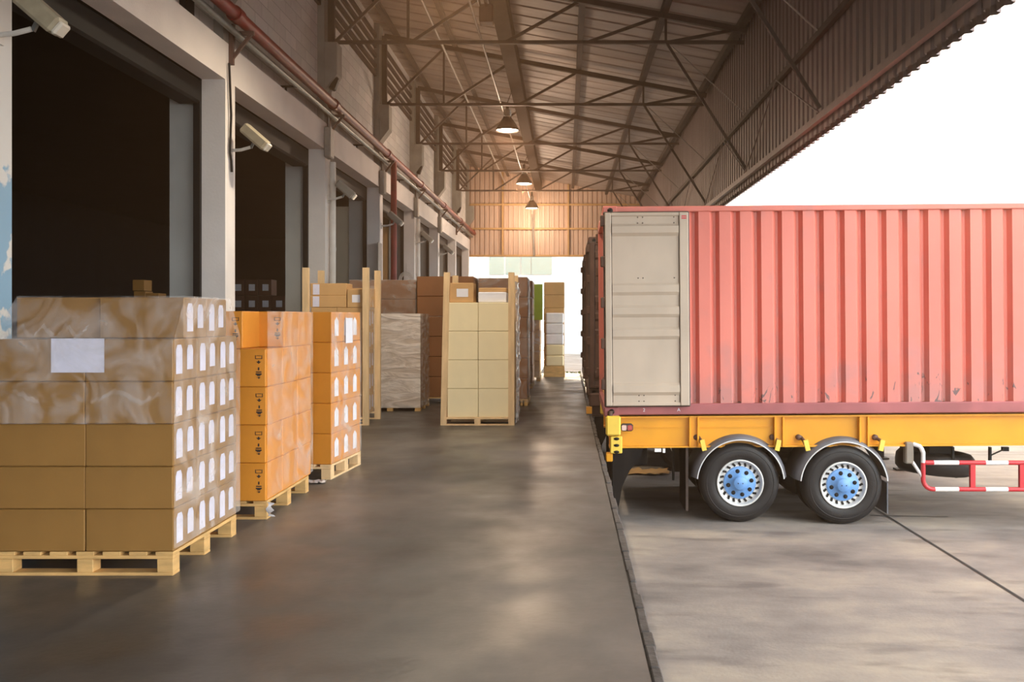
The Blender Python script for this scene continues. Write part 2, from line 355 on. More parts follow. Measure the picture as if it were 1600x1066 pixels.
# yard: a gently falling slab
b = MB()
xs = [-30, XE-.3, 8, 90]
vs = []; 
for y in (-30, 130):
    for x in xs: vs.append((x, y, ground_z(max(x, XE))))
b.add(vs, [(0,1,5,4),(1,2,6,5),(2,3,7,6)])
b.build('ground', 'yard', kind='structure', label='grey concrete lorry yard below the dock')
# joints in the yard slab
b = MB()
x = 4.12
b.add([(x, -6, ground_z(x)+.004),(x+.035,-6,ground_z(x)+.004),(x-.05+.03,30,ground_z(x)+.004),(x-.05,30,ground_z(x)+.004)], [(0,1,2,3)])
for yy, xa, xb in ((11.9, 3.9, 4.9), (17.0, .5, 30)):
    b.add([(xa,yy,ground_z(xa)+.005),(xb,yy,ground_z(xb)+.005),(xb,yy+.03,ground_z(xb)+.005),(xa,yy+.03,ground_z(xa)+.005)], [(0,1,2,3)])
b.build('trim_1', 'tar', kind='structure', label='dark tar joints between yard slabs')
# edge course of dark bricks along the dock edge
b = MB(); y = -2.0; r = random.Random(3)
while y < 26.6:
    L_ = r.uniform(.17, .30)
    b.cbox(XE+.012+r.uniform(-.004,.004), XE+.058+r.uniform(-.007,.010), y, y+L_-.008, -.10, -.008+r.uniform(-.012,.004), .006)
    y += L_
b.box(XE-.012, XE+.045, -2, 26.6, -.30, -.03)
b.build('trim_2', 'kerb', kind='structure', label='worn dark brick course along the dock edge')

# left wall: piers, lintel band, block wall above
piers = [7.53 + PITCH*k for k in range(-3, 8)]
b = MB(); pl = MB()
for yk in piers:
    mi = 1 if abs(yk-7.53) < .01 else 0
    b.box(PX-.31, PX, yk-.36, yk, 0, 4.75, mi)
b.box(PX-.31, PX, -8, 43.3, 4.75, 5.25)
b.box(PX-.45, PX-.13, -8, 43.3, 5.25, 8.75, 2)
b.build('wall_left', ['plaster', 'pier0', 'block'], kind='structure', label='white loading bay wall with piers, lintel band and block wall above')
b = MB()
for yk in piers:
    b.box(PX-.13, PX, yk-.42, yk+.02, 5.25, 8.7)
    b.prism([(PX, 5.85),(PX+.23, 6.15),(PX+.23, 6.74),(PX, 6.74)], yk-.40, yk-.02)
b.build('trim_3', 'pilaster', kind='structure', label='olive grey pilasters and corbels carrying the roof trusses')
# louvred strip high on the wall
b = MB()
for z in (7.42, 7.62, 7.86, 8.10, 8.34):
    b.box(PX-.125, PX-.06, -8, 43, z, z+.09)
b.build('trim_4', 'steel_dark', kind='structure', label='dark louvre rails high on the block wall')
# warehouse interior, its shade put into a near-black colour
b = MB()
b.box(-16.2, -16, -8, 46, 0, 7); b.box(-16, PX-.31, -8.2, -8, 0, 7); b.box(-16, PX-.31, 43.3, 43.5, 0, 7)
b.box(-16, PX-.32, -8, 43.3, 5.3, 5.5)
b.build('wall_inside', 'shade_inside', kind='structure', label='interior of the warehouse behind the bay doors, shade painted black')
# doors
for n in range(8):
    y0 = 7.53 + PITCH*(n-1); y1 = y0 + PITCH - .36
    if n == 0: y0, y1 = 7.53-PITCH, 7.17
    root = thing(f'door_{n+1}', None, None, (0,0,0)); tag(root, kind='structure', label='open roller shutter bay number %d from the camera' % (n+1))
    h = MB(); h.cbox(PX-.62, PX-.31, y0+.01, y1-.01, 4.42, 4.74, .03); h.build('shutter_box', 'black', root)
    g = MB(); g.box(PX-.40, PX-.31, y1-.06, y1+.12, 0, 4.74); g.box(PX-.40, PX-.31, y0-.10, y0+.02, 0, 4.74); g.build('guide_rail', 'black', root)
    j = MB(); j.box(PX-.76, PX-.405, y1+.06, y1+.30, 0, 4.68); j.build('inner_jamb', 'plaster_grey', root)
    if n >= 3:
        j = MB(); j.box(PX-1.35, PX-.77, y1+.10, y1+.26, 0, 4.3); j.build('inner_panel', 'cream_panel' if n == 3 else 'card_tan', root)
# roof
ZL, ZR, XR = 8.72, 7.18, 3.52
def roof_z(x): return ZL + (ZR-ZL)*(x-(PX-.3))/(XR-(PX-.3))
def corrugate(p0, p1, up0, up1, pitch, depth, nrm, mi=0, prof=((0,0),(.55,0),(.65,1),(.9,1))):
    """sheet from p0 to p1 (run) whose ribs go along up"""
    p0, p1, U0, U1, nrm = Vector(p0), Vector(p1), Vector(up0), Vector(up1), Vector(nrm)
    L_ = (p1-p0).length; n = int(L_/pitch); vs = []; fs = []
    for i in range(n):
        for t_, h_ in prof:
            q = p0.lerp(p1, (i+t_)/n) + nrm*depth*h_
            vs += [q + U0, q + U1]
    for i in range(len(vs)//2-1): fs.append((2*i, 2*i+1, 2*i+3, 2*i+2))
    return vs, fs
b = MB()
vs, fs = corrugate((PX-.3,-7,ZL+.02), (PX-.3,43.4,ZL+.02), (0,0,0), (XR-PX+.3,0,ZR-ZL), .62, .02, (0,0,1), prof=((0,0),(.8,0),(.84,1),(.94,1)))
b.add(vs, fs); b.add([(v[0],v[1],v[2]+.08) for v in [(PX-.3,-7,ZL),(XR,-7,ZR),(XR,43.4,ZR),(PX-.3,43.4,ZL)]], [(0,1,2,3)])
b.build('ceiling', 'roof_sheet', kind='structure', label='sloping sheet metal canopy roof over the dock')
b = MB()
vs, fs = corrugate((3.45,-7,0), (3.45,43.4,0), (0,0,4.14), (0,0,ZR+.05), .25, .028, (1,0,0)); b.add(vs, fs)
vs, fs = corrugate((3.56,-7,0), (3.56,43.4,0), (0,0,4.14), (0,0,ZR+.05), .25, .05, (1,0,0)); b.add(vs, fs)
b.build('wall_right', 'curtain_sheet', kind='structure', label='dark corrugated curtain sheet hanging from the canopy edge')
b = MB()
vs, fs = corrugate((PX-.4,43.3,0), (3.5,43.3,0), (0,0,4.46), (0,0,8.9), .22, .05, (0,1,0)); b.add(vs, fs)
b.box(PX-.4, 3.5, 43.42, 43.5, 4.46, 8.9)
b.build('wall_back', 'gable_sheet', kind='structure', label='tan corrugated sheet wall closing the far end of the dock')
b = MB()
for z in (4.46, 5.72, 6.84): b.box(PX, 3.4, 43.18, 43.29, z, z+.08)
for x in (-3.0, .05): b.box(x, x+.07, 43.16, 43.29, 4.46, 8.5)
b.build('trim_5', 'card_tan', kind='structure', label='girts across the far corrugated wall')
# girts on curtain
for z, lab in ((4.29, 'lower'), (5.42, 'middle')):
    b = MB(); b.bar((3.40,-7,z), (3.40,43.1,z), .07, .09)
    b.build('curtain_girt', 'steel_dark' if z > 5 else 'curtain_sheet', label='long steel rail along the %s part of the corrugated canopy curtain' % lab, cat='steel rail')
# purlins
cols = ['nearest the bay wall', 'second from the bay wall', 'third from the bay wall, beside the pendant lamps', 'fourth from the bay wall', 'fifth from the bay wall', 'at the canopy eave']
for i, x in enumerate((-4.15, -2.72, -1.22, .28, 1.83, 3.28)):
    z = roof_z(x)-.09
    p = MB(); p.bar((x,-7,z), (x,43.1,z), .08, .15); p.bar((x+.06,-7,z-.06), (x+.06,43.1,z-.06), .05, .02)
    o = p.build('roof_purlin', 'steel_dark', label='long roof purlin under the canopy sheets, '+cols[i], cat='roof beam', group='purlins along the canopy roof')
b = MB(); b.box(-1.46, -1.14, -7, 43.1, roof_z(-1.3)-.52, roof_z(-1.3)-.20); 
b.build('ridge_girder', 'girder_dark', label='wide dark girder running the length of the canopy above the lamps', cat='roof beam')
b = MB(); b.tube([(-1.62,-6,6.86),(-1.60,43,6.86)], .022, 6)
b.build('lighting_conduit', 'steel_light', label='thin pale conduit running beside the dark girder to the lamps', cat='conduit')
b = MB(); b.tube([(-2.8,-6,7.75),(-2.8,43,7.75)], .03, 6)
b.build('lighting_conduit', 'steel_light', label='thin pale pipe under the purlin between lamps and wall', cat='conduit')
# trusses
TY = [12.4-PITCH, 12.4, 17.47, 22.56, 27.64, 32.7, 37.8]
names_t = ['truss almost overhead, nearest the camera', 'steel truss mostly above the picture, its brace showing at the top right', 'steel truss at the second pier, topmost one fully in view',
  'steel truss just in front of the nearest hanging lamp', 'steel truss just beyond the nearest hanging lamp', 'second last steel truss before the far wall', 'last steel truss before the far corrugated wall']
nb = [-4.42, -2.98, -1.2, .35, 1.87, 3.25]
def truss(y, label):
    r_ = thing('roof_truss', label, 'roof truss', (0,y,0), 0, 'trusses across the canopy')
    tz = lambda x: roof_z(x)-.20
    MB().bar((-4.42,0,6.79),(3.35,0,6.79), .07, .06).build('bottom_chord', 'steel_dark', r_)
    MB().bar((-4.42,0,tz(-4.42)),(3.40,0,tz(3.40)), .09, .11).build('top_chord', 'steel_dark', r_)
    MB().bar((-4.42,0,6.79),(-4.42,0,tz(-4.42)), .12, .10).build('end_post', 'steel_dark', r_)
    for i in (1, 4): MB().bar((nb[i],0,6.79),(nb[i],0,tz(nb[i])), .045, .05).build('post', 'steel_dark', r_)
    for i in range(5):
        x1 = nb[i+1] - (.0 if i == 0 else .12)
        MB().bar((nb[i]+.06,.02,6.80),(x1,.02,tz(x1)-.03), .05, .055).build('diagonal', 'steel_dark', r_)
    MB().bar((nb[4],-.02,6.79),(3.38,-.02,4.40), .045, .05).build('brace', 'steel_dark', r_)
    MB().tube([(2.0,.03,6.72),(3.36,.03,5.45)], .012, 5).build('tie_rod', 'steel_light', r_)
    return r_
for y, l in zip(TY, names_t): truss(y, l)
# fine cross rods on curtain
for i in range(1, 6):
    y = TY[i]
    b = MB(); b.tube([(3.37,y,4.35),(3.37,y+2.5,5.42)], .014, 5); b.tube([(3.37,y+2.5,5.42),(3.37,y+PITCH,4.35)], .014, 5)
    b.build('cross_rod', 'curtain_sheet', label='thin pair of sloping rods on the canopy curtain, bay %s' % ['closest', 'second', 'third', 'fourth', 'farthest'][i-1], cat='steel rod', group='sloping rods on the canopy curtain')

# lamps
def lamp(y, label, s=1.0):
    r_ = thing('pendant_lamp', label, 'pendant lamp', (-1.535,y,6.46), 0, 'high bay lamps under the canopy')
    r_.scale = (s,s,s)
    MB().lathe([(.30,0),(.305,.02),(.27,.10),(.17,.26),(.115,.33),(.11,.36)], 32).lathe([(.29,.005),(.16,.25),(.10,.33)], 32).build('shade', 'lamp_shade', r_)
    f = MB()
    for k in range(9):
        f.lathe([(.03,.36+k*.022),(.105,.362+k*.022),(.105,.372+k*.022),(.03,.374+k*.022)], 20)
    f.build('heat_sink', 'chrome', r_)
    MB().disc(.285, .03, 32).build('diffuser', 'lamp_glow', r_)
    MB().tube([(0,0,.55),(0,0,.72)], .045, 10).tube([(0,0,.72),(.12,0,1.04)], .012, 6).build('hanger', 'black', r_)
lamp(24.1, 'nearest hanging high bay lamp with glowing round face')
lamp(33.7, 'second hanging high bay lamp, seen smaller and warmer further down')
lamp(41.2, 'smallest hanging high bay lamp, farthest off by the corrugated wall')
b = MB(); b.cbox(-1.64,-1.38,17.4,17.7,7.16,7.50,.02); b.tube([(-1.62,17.35,7.45),(-1.62,16.4,7.45)], .03, 8, 1); b.tube([(-1.50,17.35,7.45),(-1.50,16.2,7.45)], .03, 8, 1)
b.build('lamp_ballast', ['rust_dark','chrome'], label='brown metal ballast box under the girder at the top of the picture', cat='electrical box')
b = MB(); b.tube([(-1.55,41.6,6.9),(-1.55,42.9,6.3),(-1.55,43.1,5.6),(-1.50,43.1,4.5)], .05, 8)
b.build('drain_pipe', 'steel_light', label='pale pipe running down the far corrugated wall below the last lamp', cat='pipe')

# pipes on wall
b = MB(); b.tube([(-4.27,-6,5.52),(-4.27,43.05,5.52)], .085, 16)
root = b.build('fire_main', 'red_pipe', label='long red fire main along the wall above the bay doors', cat='pipe')
for k in range(-1, 7):
    y = 12.0+PITCH*k
    MB().tube([(-4.27,y-.09,5.52),(-4.27,y+.09,5.52)], .105, 16).build('coupling', 'red_pipe', root)
for k in range(-1, 6):
    y = 12.45+PITCH*k
    q = MB(); q.box(PX+.002,PX+.06,y-.09,y-.03,4.98,5.52); q.bar((PX+.03,y-.06,5.40),(-4.17,y-.06,5.40),.05,.05); q.bar((PX+.03,y-.06,5.05),(-4.2,y-.06,5.40),.04,.04)
    q.build('wall_bracket', 'rust_dark', root)
b = MB(); b.tube([(-4.36,-6,5.36),(-4.36,43,5.36)], .045, 10); b.tube([(-4.44,-6,5.45),(-4.44,43,5.45)], .03, 8)
root = b.build('conduit_run', 'grey_pipe', label='grey twin conduit just under the red fire main', cat='conduit')
for k in range(-1, 6):
    y = 14.95+PITCH*k
    MB().bar((PX-.13,y,5.33),(-4.34,y,5.33),.03,.03).bar((PX-.02,y,5.12),(PX-.02,y,5.34),.03,.03).build('small_bracket', 'black', root)
b = MB(); b.tube([(-4.27,22.95,5.52),(-4.27,22.95,.06)], .075, 12); b.lathe([(.10,0),(.10,.03),(.0,.03)], 16, T=Matrix.Translation((-4.27,22.95,.0)))
b.build('fire_riser', 'red_pipe', label='dark red vertical pipe dropping from the fire main at the third pier', cat='pipe')

# pier fittings
plab = ['at the left picture edge', 'on the first full pier', 'on the second pier', 'on the third pier', 'on the fourth pier', 'on the fifth pier', 'on the sixth pier']
def dock_light(k, m='lamp_beige'):
    y = 7.40+PITCH*k
    r_ = thing('dock_light', 'beige tube shaped dock light on a swing arm ' + plab[k], 'dock light', (PX, y, 3.93), 0, 'dock lights on the bay piers')
    MB().tube([(.0,-.05,-.09),(.16,-.10,-.09),(.28,-.08,-.05)], .022, 8).box(0,.02,-.10,0,-.16,-.02).build('swing_arm', 'white_pipe', r_)
    T = Matrix.Translation((.34,-.06,.09)) @ Matrix.Rotation(TH(41),4,'Y')
    q = MB(); q.cbox(-.20,.20,-.09,.09,-.075,.075,.025, T=T); q.build('lamp_body', m, r_)
    q = MB(); q.cbox(.19,.235,-.07,.07,-.06,.06,.015, T=T); q.build('lamp_lens', 'lens_glass', r_)
    MB().bar((.28,-.06,-.06),(.33,-.06,.04),.03,.03).build('yoke', 'grey_pipe', r_)
dock_light(0); dock_light(1)
for k in range(2, 6):
    o = dock_light(k, 'pilaster')
def floodlight(k):
    y = 7.35+PITCH*k
    r_ = thing('corbel_floodlight', 'small dark floodlight high under the truss corbel ' + plab[k], 'floodlight', (PX, y, 5.95), 0, 'small floodlights under the corbels')
    MB().tube([(.06,-.05,-.62),(.06,-.05,-.10),(.12,-.05,.0)], .03, 8).build('conduit', 'junction_grey', r_)
    T = Matrix.Translation((.14,-.06,.05)) @ Matrix.Rotation(TH(20),4,'Y')
    MB().cbox(-.06,.06,-.09,.09,-.13,.13,.03, T=T).build('lamp_head', 'black', r_)
for k in (2, 4, 6): floodlight(k)
for k in range(2, 6):
    y = 7.35+PITCH*k
    r_ = thing('junction_box', 'grey electrical junction box on the lintel ' + plab[k], 'electrical box', (PX, y, 4.85), 0, 'junction boxes above the piers')
    MB().cbox(.003,.13,-.30,-.02,-.27,.30,.02).build('case', 'junction_grey', r_)
    MB().cbox(.03,.10,-.312,-.30,-.05,.12,.01).build('cover_plate', 'pilaster', r_)
    MB().tube([(.06,-.16,.30),(.06,-.16,.56)], .02, 8).build('conduit_stub', 'junction_grey', r_)
for k, yy in ((2, -.10), (4, -.10)):
    y = 7.53+PITCH*k+yy
    b = MB(); b.tube([(PX+.075,y,.02),(PX+.075,y,4.55)], .058, 14)
    for z in (1.2, 2.9, 4.1): b.lathe([(.068,-.03),(.068,.03)], 14, T=Matrix.Translation((PX+.075,y,z)))
    b.build('downpipe', 'white_pipe', label='white vertical pipe down the front of the %s pier' % ('second' if k == 2 else 'fourth'), cat='pipe')
b = MB(); b.tube([(PX+.03,12.30,4.98),(PX+.035,12.36,4.3),(PX-.0+.03,12.33,3.8),(PX+.03,12.38,3.70),(PX+.03,12.40,3.55)], .016, 6)
b.build('black_cable', 'black', label='loose black cable hanging down the first full pier', cat='cable')
b = MB(); b.box(PX-.128,PX-.05,11.1,11.35,5.26,5.48)
b.build('wall_vent', 'black', label='small black vent opening above the lintel beside the red pipe', cat='vent')
b = MB()
for a in range(3):
    rr = .14+.035*a
    b.tube([(PX-.2+math.cos(q*PI/9)*rr, 27.2, 2.72+math.sin(q*PI/9)*rr*1.1) for q in range(19)], .014, 6)
b.bar((PX-.2,27.22,2.9),(PX-.2,27.22,3.2),.02,.02)
b.build('coiled_cable', 'cable_white', label='white cable coil hanging in the bay behind the brown stacks', cat='cable')
b = MB(); b.box(PX+.003,PX+.03,22.05,22.5,2.2,3.4)
b.build('wall_notice', 'steel_light', label='worn pale board fixed to the third pier', cat='board')

# far scenery
b = MB(); b.box(-30, 30, 64, 74, -1.0, 6.6)
far = b.build('far_building', 'white_wall', label='white sunlit building beyond the end of the dock', cat='building')
for x0, x1 in ((-5.3,-4.3),(-4.15,-3.2),(-3.1,-2.45),(-2.4,-1.0)):
    MB().box(x0, x1, 63.9, 63.99, 4.6, 6.6).build('window', 'window_pane', far)
# roadside shrub near the end of the dock
b = MB(); r = random.Random(5)
for k in range(260):
    a, rr, z = r.uniform(0,2*PI), abs(r.gauss(0,.28)), r.uniform(0,.55)
    c = Vector((math.cos(a)*rr, math.sin(a)*rr, z)); u = Vector((r.uniform(-1,1),r.uniform(-1,1),r.uniform(-.3,1))).normalized()*.07; v_ = u.cross(Vector((r.random(),r.random(),r.random()))).normalized()*.03
    b.add([c-u, c+v_, c+u, c-v_], [(0,1,2,3)])
for k in range(6): b.tube([(0,0,0),(r.uniform(-.2,.2),r.uniform(-.2,.2),.45)], .008, 4)
o = b.build('shrub', 'leaf', label='low green shrub by the yard wall at the end of the dock', cat='shrub'); o.location = (.35, 33, ground_z(.4))

# ------------------------------------------------------------------ pallets
def pallet(name, label, x0, x1, y0, y1, rz=0, run='x', m='wood', h=.148, group='wooden pallets under the loads', side=False):
    """block pallet; origin at the front right corner (x1,y0)"""
    W, D = x1-x0, y1-y0
    r_ = thing(name, label, 'pallet', (x1, y0, 0), rz, group)
    bw = .10
    xs_ = (-W, -W/2-bw/2, -bw); ys_ = (0, D/2-bw/2, D-bw)
    for y in ys_:
        if not side: MB().cbox(-W, 0, y, y+bw, 0, .02, .002).build('bottom_board', m, r_)
        for x in xs_: MB().cbox(x, x+bw, y, y+bw, .0205, h-.0445, .003).build('block', m, r_)
        MB().cbox(-W, 0, y, y+bw, h-.044, h-.0225, .002).build('stringer_board', m, r_)
    if side:
        for x in xs_: MB().cbox(x, x+bw, 0, D, 0, .02, .002).build('bottom_board', m, r_)
    n = 7; g = (W-n*.11)/(n-1)
    for i in range(n):
        MB().cbox(-W+i*(.11+g), -W+i*(.11+g)+.11, 0, D, h-.022, h, .002).build('deck_board', m, r_)
    return r_
def carton_mesh(w, d, h, m, style=None):
    b = MB(); b.cbox(-w/2, w/2, -d/2, d/2, 0, h, .006)
    return b
PROTO = {}
def carton(key, w, d, h, m, loc, rz, label, group, deco=None):
    k = (key, deco)
    if k in PROTO:
        return copy_tree(PROTO[k], None, loc, rz, label)
    r_ = carton_mesh(w, d, h, m).build('carton', m, label=label, cat='carton', group=group)
    if deco == 'two':      # two arched stickers on the right face
        for y in (-d*.26, d*.20):
            q = MB(); a = .048; z0, z1 = h*.16, h*.86
            if y > 0: z0, z1 = h*.24, h*.84
            pts = [(w/2+.0025, y-a, z0),(w/2+.0025, y+a, z0),(w/2+.0025, y+a, z1-.03),(w/2+.0025,y+a*.6,z1),(w/2+.0025,y-a*.6,z1),(w/2+.0025, y-a, z1-.03)]
            q.add(pts, [tuple(range(6))]); q.build('sticker', 'paper_lilac', r_)
    if deco == 'three':
        for y in (-d*.34, -d*.02, d*.29):
            q = MB(); a = .062; z0, z1 = h*.2, h*.84
            q.add([(w/2+.0025, y-a, z0),(w/2+.0025, y+a, z0),(w/2+.0025, y+a, z1-.04),(w/2+.0025,y,z1),(w/2+.0025, y-a, z1-.04)], [tuple(range(5))]); q.build('sticker', 'paper', r_)
    if deco == 'marks':    # handling marks printed down the right end of the front face
        q = MB(); x = w/2-.055; y = -d/2-.0025
        def rect(a, b_, c, d_): q.add([(x+a,y,c*h),(x+b_,y,c*h),(x+b_,y,d_*h),(x+a,y,d_*h)], [(0,1,2,3)])
        rect(-.028,-.022,.74,.84); rect(.022,.028,.74,.84); rect(-.028,.028,.74,.755); rect(-.018,.018,.82,.835)
        q.add([(x-.02,y,.67*h),(x+.02,y,.67*h),(x,y,.61*h)], [(0,2,1)]); rect(-.006,.006,.66,.70)
        rect(-.006,.006,.44,.52); rect(-.022,.022,.38,.41); rect(-.024,.024,.32,.36); rect(-.014,.014,.29,.33); rect(-.004,.008,.22,.27); rect(-.016,.016,.245,.257)
        q.build('printed_marks', 'ink', r_)
    if deco == 'frontlabel':
        q = MB(); y = -d/2-.003; q.add([(-w*.2,y,h*.28),(w*.28,y,h*.28),(w*.28,y,h*.7),(-w*.2,y,h*.7)], [(0,1,2,3)]); q.build('sticker', 'paper', r_)
    if deco == 'endlabel':
        q = MB(); y = -d/2-.003; q.add([(-w*.42,y,h*.06),(-w*.24,y,h*.06),(-w*.24,y,h*.92),(-w*.42,y,h*.92)], [(0,1,2,3)]); q.build('sticker', 'paper_lilac', r_)
    r_.location = loc; r_.rotation_euler = (0,0,rz)
    PROTO[k] = r_
    return r_
ROW = ['bottom row', 'second row up', 'third row up', 'fourth row up', 'fifth row up', 'top row']
J = random.Random(11)
def jit(a=.003): return J.uniform(-a, a)
def film_loft(name, rings, m, label, amp=.008, seg=.07, seed=1, sides=(0,1,2,3), cat='plastic film', closed_top=False):
    """stretch film: loft between rectangular rings [(x0,x1,y0,y1,z)], rippled"""
    r = random.Random(seed); b = MB()
    P_ = [r.uniform(0,6) for _ in range(8)]
    def rip(x, y, z): return amp*(math.sin(17*z+P_[0]+3*x)+math.sin(9*x+11*y+P_[1])+.7*math.sin(31*z+13*x+P_[2]+7*y)+.5*math.sin(43*x-29*z+P_[3]))/2
    def side_pts(R, s_):
        x0,x1,y0,y1,z = R
        return ((x0,y0),(x1,y0),(0,-1)) if s_ == 0 else ((x1,y0),(x1,y1),(1,0)) if s_ == 1 else ((x1,y1),(x0,y1),(0,1)) if s_ == 2 else ((x0,y1),(x0,y0),(-1,0))
    for s_ in sides:
        rows = []
        for i in range(len(rings)-1):
            A, B = rings[i], rings[i+1]; nz = max(2, int(abs(A[4]-B[4])/seg))
            for j in range(nz+(i == len(rings)-2)):
                f = j/nz; R = [A[k]+(B[k]-A[k])*f for k in range(5)]
                p, q, n = side_pts(R, s_); L_ = math.hypot(q[0]-p[0], q[1]-p[1]); m_ = max(4, int(math.hypot(side_pts(rings[0],s_)[1][0]-side_pts(rings[0],s_)[0][0], side_pts(rings[0],s_)[1][1]-side_pts(rings[0],s_)[0][1])/seg))
                row = []
                for k in range(m_+1):
                    t_ = k/m_; x, y = p[0]+(q[0]-p[0])*t_, p[1]+(q[1]-p[1])*t_; e = min(1, 6*min(t_, 1-t_)); d_ = (abs(rip(x,y,R[4]))*e)
                    row.append((x+n[0]*d_, y+n[1]*d_, R[4]))
                rows.append(row)
        m_ = len(rows[0]); vs = [p for row in rows for p in row]; fs = []
        for i in range(len(rows)-1):
            for k in range(m_-1): fs.append((i*m_+k, i*m_+k+1, (i+1)*m_+k+1, (i+1)*m_+k))
        b.add(vs, fs, 0, True)
    return b.build(name, m, label=label, cat=cat)

# ---- stack A: front left
ax1, ay0 = -2.44, 5.757
pallet('pallet', 'nearest wooden pallet, under the big brown carton stack on the left', -3.535, ax1, ay0, 6.86, group='pallets in the front row')
hA = .2642; w_, d_ = .545, .366
for L_ in range(5):
    z = .1495 + L_*hA
    for (ix, iy, nm) in ((0,0,'front left'),(1,0,'front right corner'),(1,1,'middle of the sticker side'),(1,2,'back of the sticker side')):
        x = ax1 - (1.5-ix)*(w_+.002) + w_ - w_*.0 - .0 - .5*0 if False else ax1 - w_/2 - (1-ix)*(w_+.003)
        y = ay0 + d_/2 + iy*(d_+.002) + (.0)
        carton('A', w_, d_, hA-.0025, 'card_brown', (x+jit(), y+jit(.002), z), 0, 'brown carton of the nearest stack, %s, %s' % (ROW[L_], nm), 'brown cartons of the nearest stack', 'two' if ix else None)
z = .1495+5*hA
w6 = .53
for (ix, iy, nm) in ((0,0,'left'),(1,0,'front right'),(1,1,'back right with stickers')):
    carton('A', w_, d_, hA-.0025, 'card_brown', (ax1-.01-w_/2-(1-ix)*(w_+.004)-.0*w6, 5.95+d_/2+iy*(d_+.002)+(.03 if ix == 0 else 0), z), 0,
           'brown carton of the nearest stack, set back top row, %s' % nm, 'brown cartons of the nearest stack', 'two' if ix else None)
b = MB(); yy = 5.744
b.box(-3.19, -2.862, yy, yy+.003, 1.262, 1.473)
b.build('paper_sheet', 'paper_lilac', label='large white paper sheet taped to the front of the nearest stack', cat='paper sheet')
zt = z+hA+.006
film_loft('stretch_film', [(-3.56,ax1+.012,ay0-.022,6.90,.945),(-3.56,ax1+.012,ay0-.022,6.90,1.475),(-3.51,ax1-.0,5.93,6.72,zt)], 'film_clear',
   'crinkled clear stretch film around the top of the nearest carton stack', .012, .045, 3, (0,3))
film_loft('stretch_film', [(-3.56,ax1+.014,ay0-.018,6.90,.17),(-3.56,ax1+.014,ay0-.018,6.90,1.475),(-3.51,ax1+.002,5.93,6.72,zt)], 'film_side',
   'clear stretch film over the sticker side of the nearest carton stack', .008, .06, 4, (1,))
# ruffled hem of loose film
b = MB(); r = random.Random(9)
for (x0,x1,zc,yv) in ((-3.5,-2.5,1.10,5.735),(-3.45,-3.0,1.50,5.80)):
    pts = []; n = 60
    for i in range(n+1):
        x = x0+(x1-x0)*i/n; pts.append((x, yv-.006*abs(math.sin(i*.9)), zc+.03*math.sin(i*.33)+r.uniform(-.008,.008)))
    vs = [p for q in pts for p in (q, (q[0]+.01, q[1]-.004, q[2]+.022+r.uniform(0,.012)))]
    b.add(vs, [(2*i,2*i+2,2*i+3,2*i+1) for i in range(n)], 0, True)
b.build('film_edge', 'film_clear', label='ruffled loose edge of film across the front of the nearest stack', cat='plastic film')

# ---- stack B: second
bx1, by0 = -2.377, 7.365
pallet('pallet', 'wooden pallet under the second stack, with a white scrap of film at its corner', -3.48, bx1, by0, 8.56, group='pallets in the front row')
hB = .3015; wB, dB = .55, .425
for L_ in range(4):
    z = .1495+L_*hB
    for (ix, iy, nm) in ((0,0,'front left, half hidden'),(1,0,'front right, with handling marks'),(1,1,'middle of the side'),(1,2,'far end of the side')):
        carton('B', wB, dB, hB-.0025, 'card_orange', (bx1-wB/2-(1-ix)*(wB+.003)+jit(), by0-.02+dB/2+iy*(dB+.002)+jit(.002), z), 0,
               'orange carton of the second stack, %s, %s' % (ROW[L_], nm), 'orange cartons of the second stack', 'marks' if iy == 0 else None)
z = .1495+4*hB
carton('B', wB, dB, hB-.0025, 'card_orange', (-2.585-wB/2, by0-.02+dB/2+.06, z), 0, 'orange carton of the second stack, pushed back left on the top row', 'orange cartons of the second stack', 'marks')
for iy, nm in ((1,'top row middle, glossy under film'),(2,'top row, far end')):
    carton('B', wB, dB, hB-.0025, 'card_orange', (bx1-wB/2, by0+.03+dB/2+iy*(dB+.002)-.02+(0 if iy == 2 else .01), z), 0, 'orange carton of the second stack, '+nm, 'orange cartons of the second stack', 'marks')
film_loft('stretch_film', [(-3.5,bx1+.012,by0-.025,8.66,.17),(-3.5,bx1+.012,by0-.025,8.66,1.655)], 'film_side', 'glossy stretch film over the side of the second stack', .007, .06, 6, (1,))
b = MB(); r = random.Random(2); pts = []
vs = []; 
for i in range(9):
    z = .14-.014*i; vs += [(bx1+.005+.012*math.sin(i*1.1), by0-.008, z), (bx1+.05+.02*math.sin(i*1.7+1), by0-.02+.02*math.sin(i), z-.004)]
b.add(vs, [(2*i,2*i+1,2*i+3,2*i+2) for i in range(8)], 0, True)
b.build('film_scrap', 'bag_plastic', label='white scrap of film hanging from the corner of the second pallet', cat='plastic scrap')

# ---- stack C: third
cx1, cy0 = -2.327, 9.17; rzC = -TH(5.0)
pallet('pallet', 'pale wooden pallet with a side runner under the third stack', -3.43, cx1, cy0, 10.13, rzC, group='pallets in the front row', side=True, m='wood_pale')
hC = .3025; wC, dC = .54, .93
Tc = Matrix.Translation((cx1, cy0, 0)) @ Matrix.Rotation(rzC, 4, 'Z')
for L_ in range(5):
    for ix, nm in ((0,'left'),(1,'right with stickers on its side')):
        p = Tc @ Vector((-wC/2-(1-ix)*(wC+.004)+.0, dC/2+.01, .1495+L_*hC))
        carton('C', wC, dC, hC-.0025, 'card_orange', p, rzC+jit(.004), 'bright orange carton of the third stack, %s, %s' % (ROW[L_] if L_ < 4 else 'top row', nm), 'orange cartons of the third stack', 'three' if ix else None)
b = MB(); b.box(.0,.003,.40,.62,1.34,1.60); o = b.build('paper_sheet', 'paper', label='white paper sheet hung on the side of the third stack', cat='paper sheet'); o.location = Tc @ Vector((.016,0,0)); o.rotation_euler = (0,0,rzC)
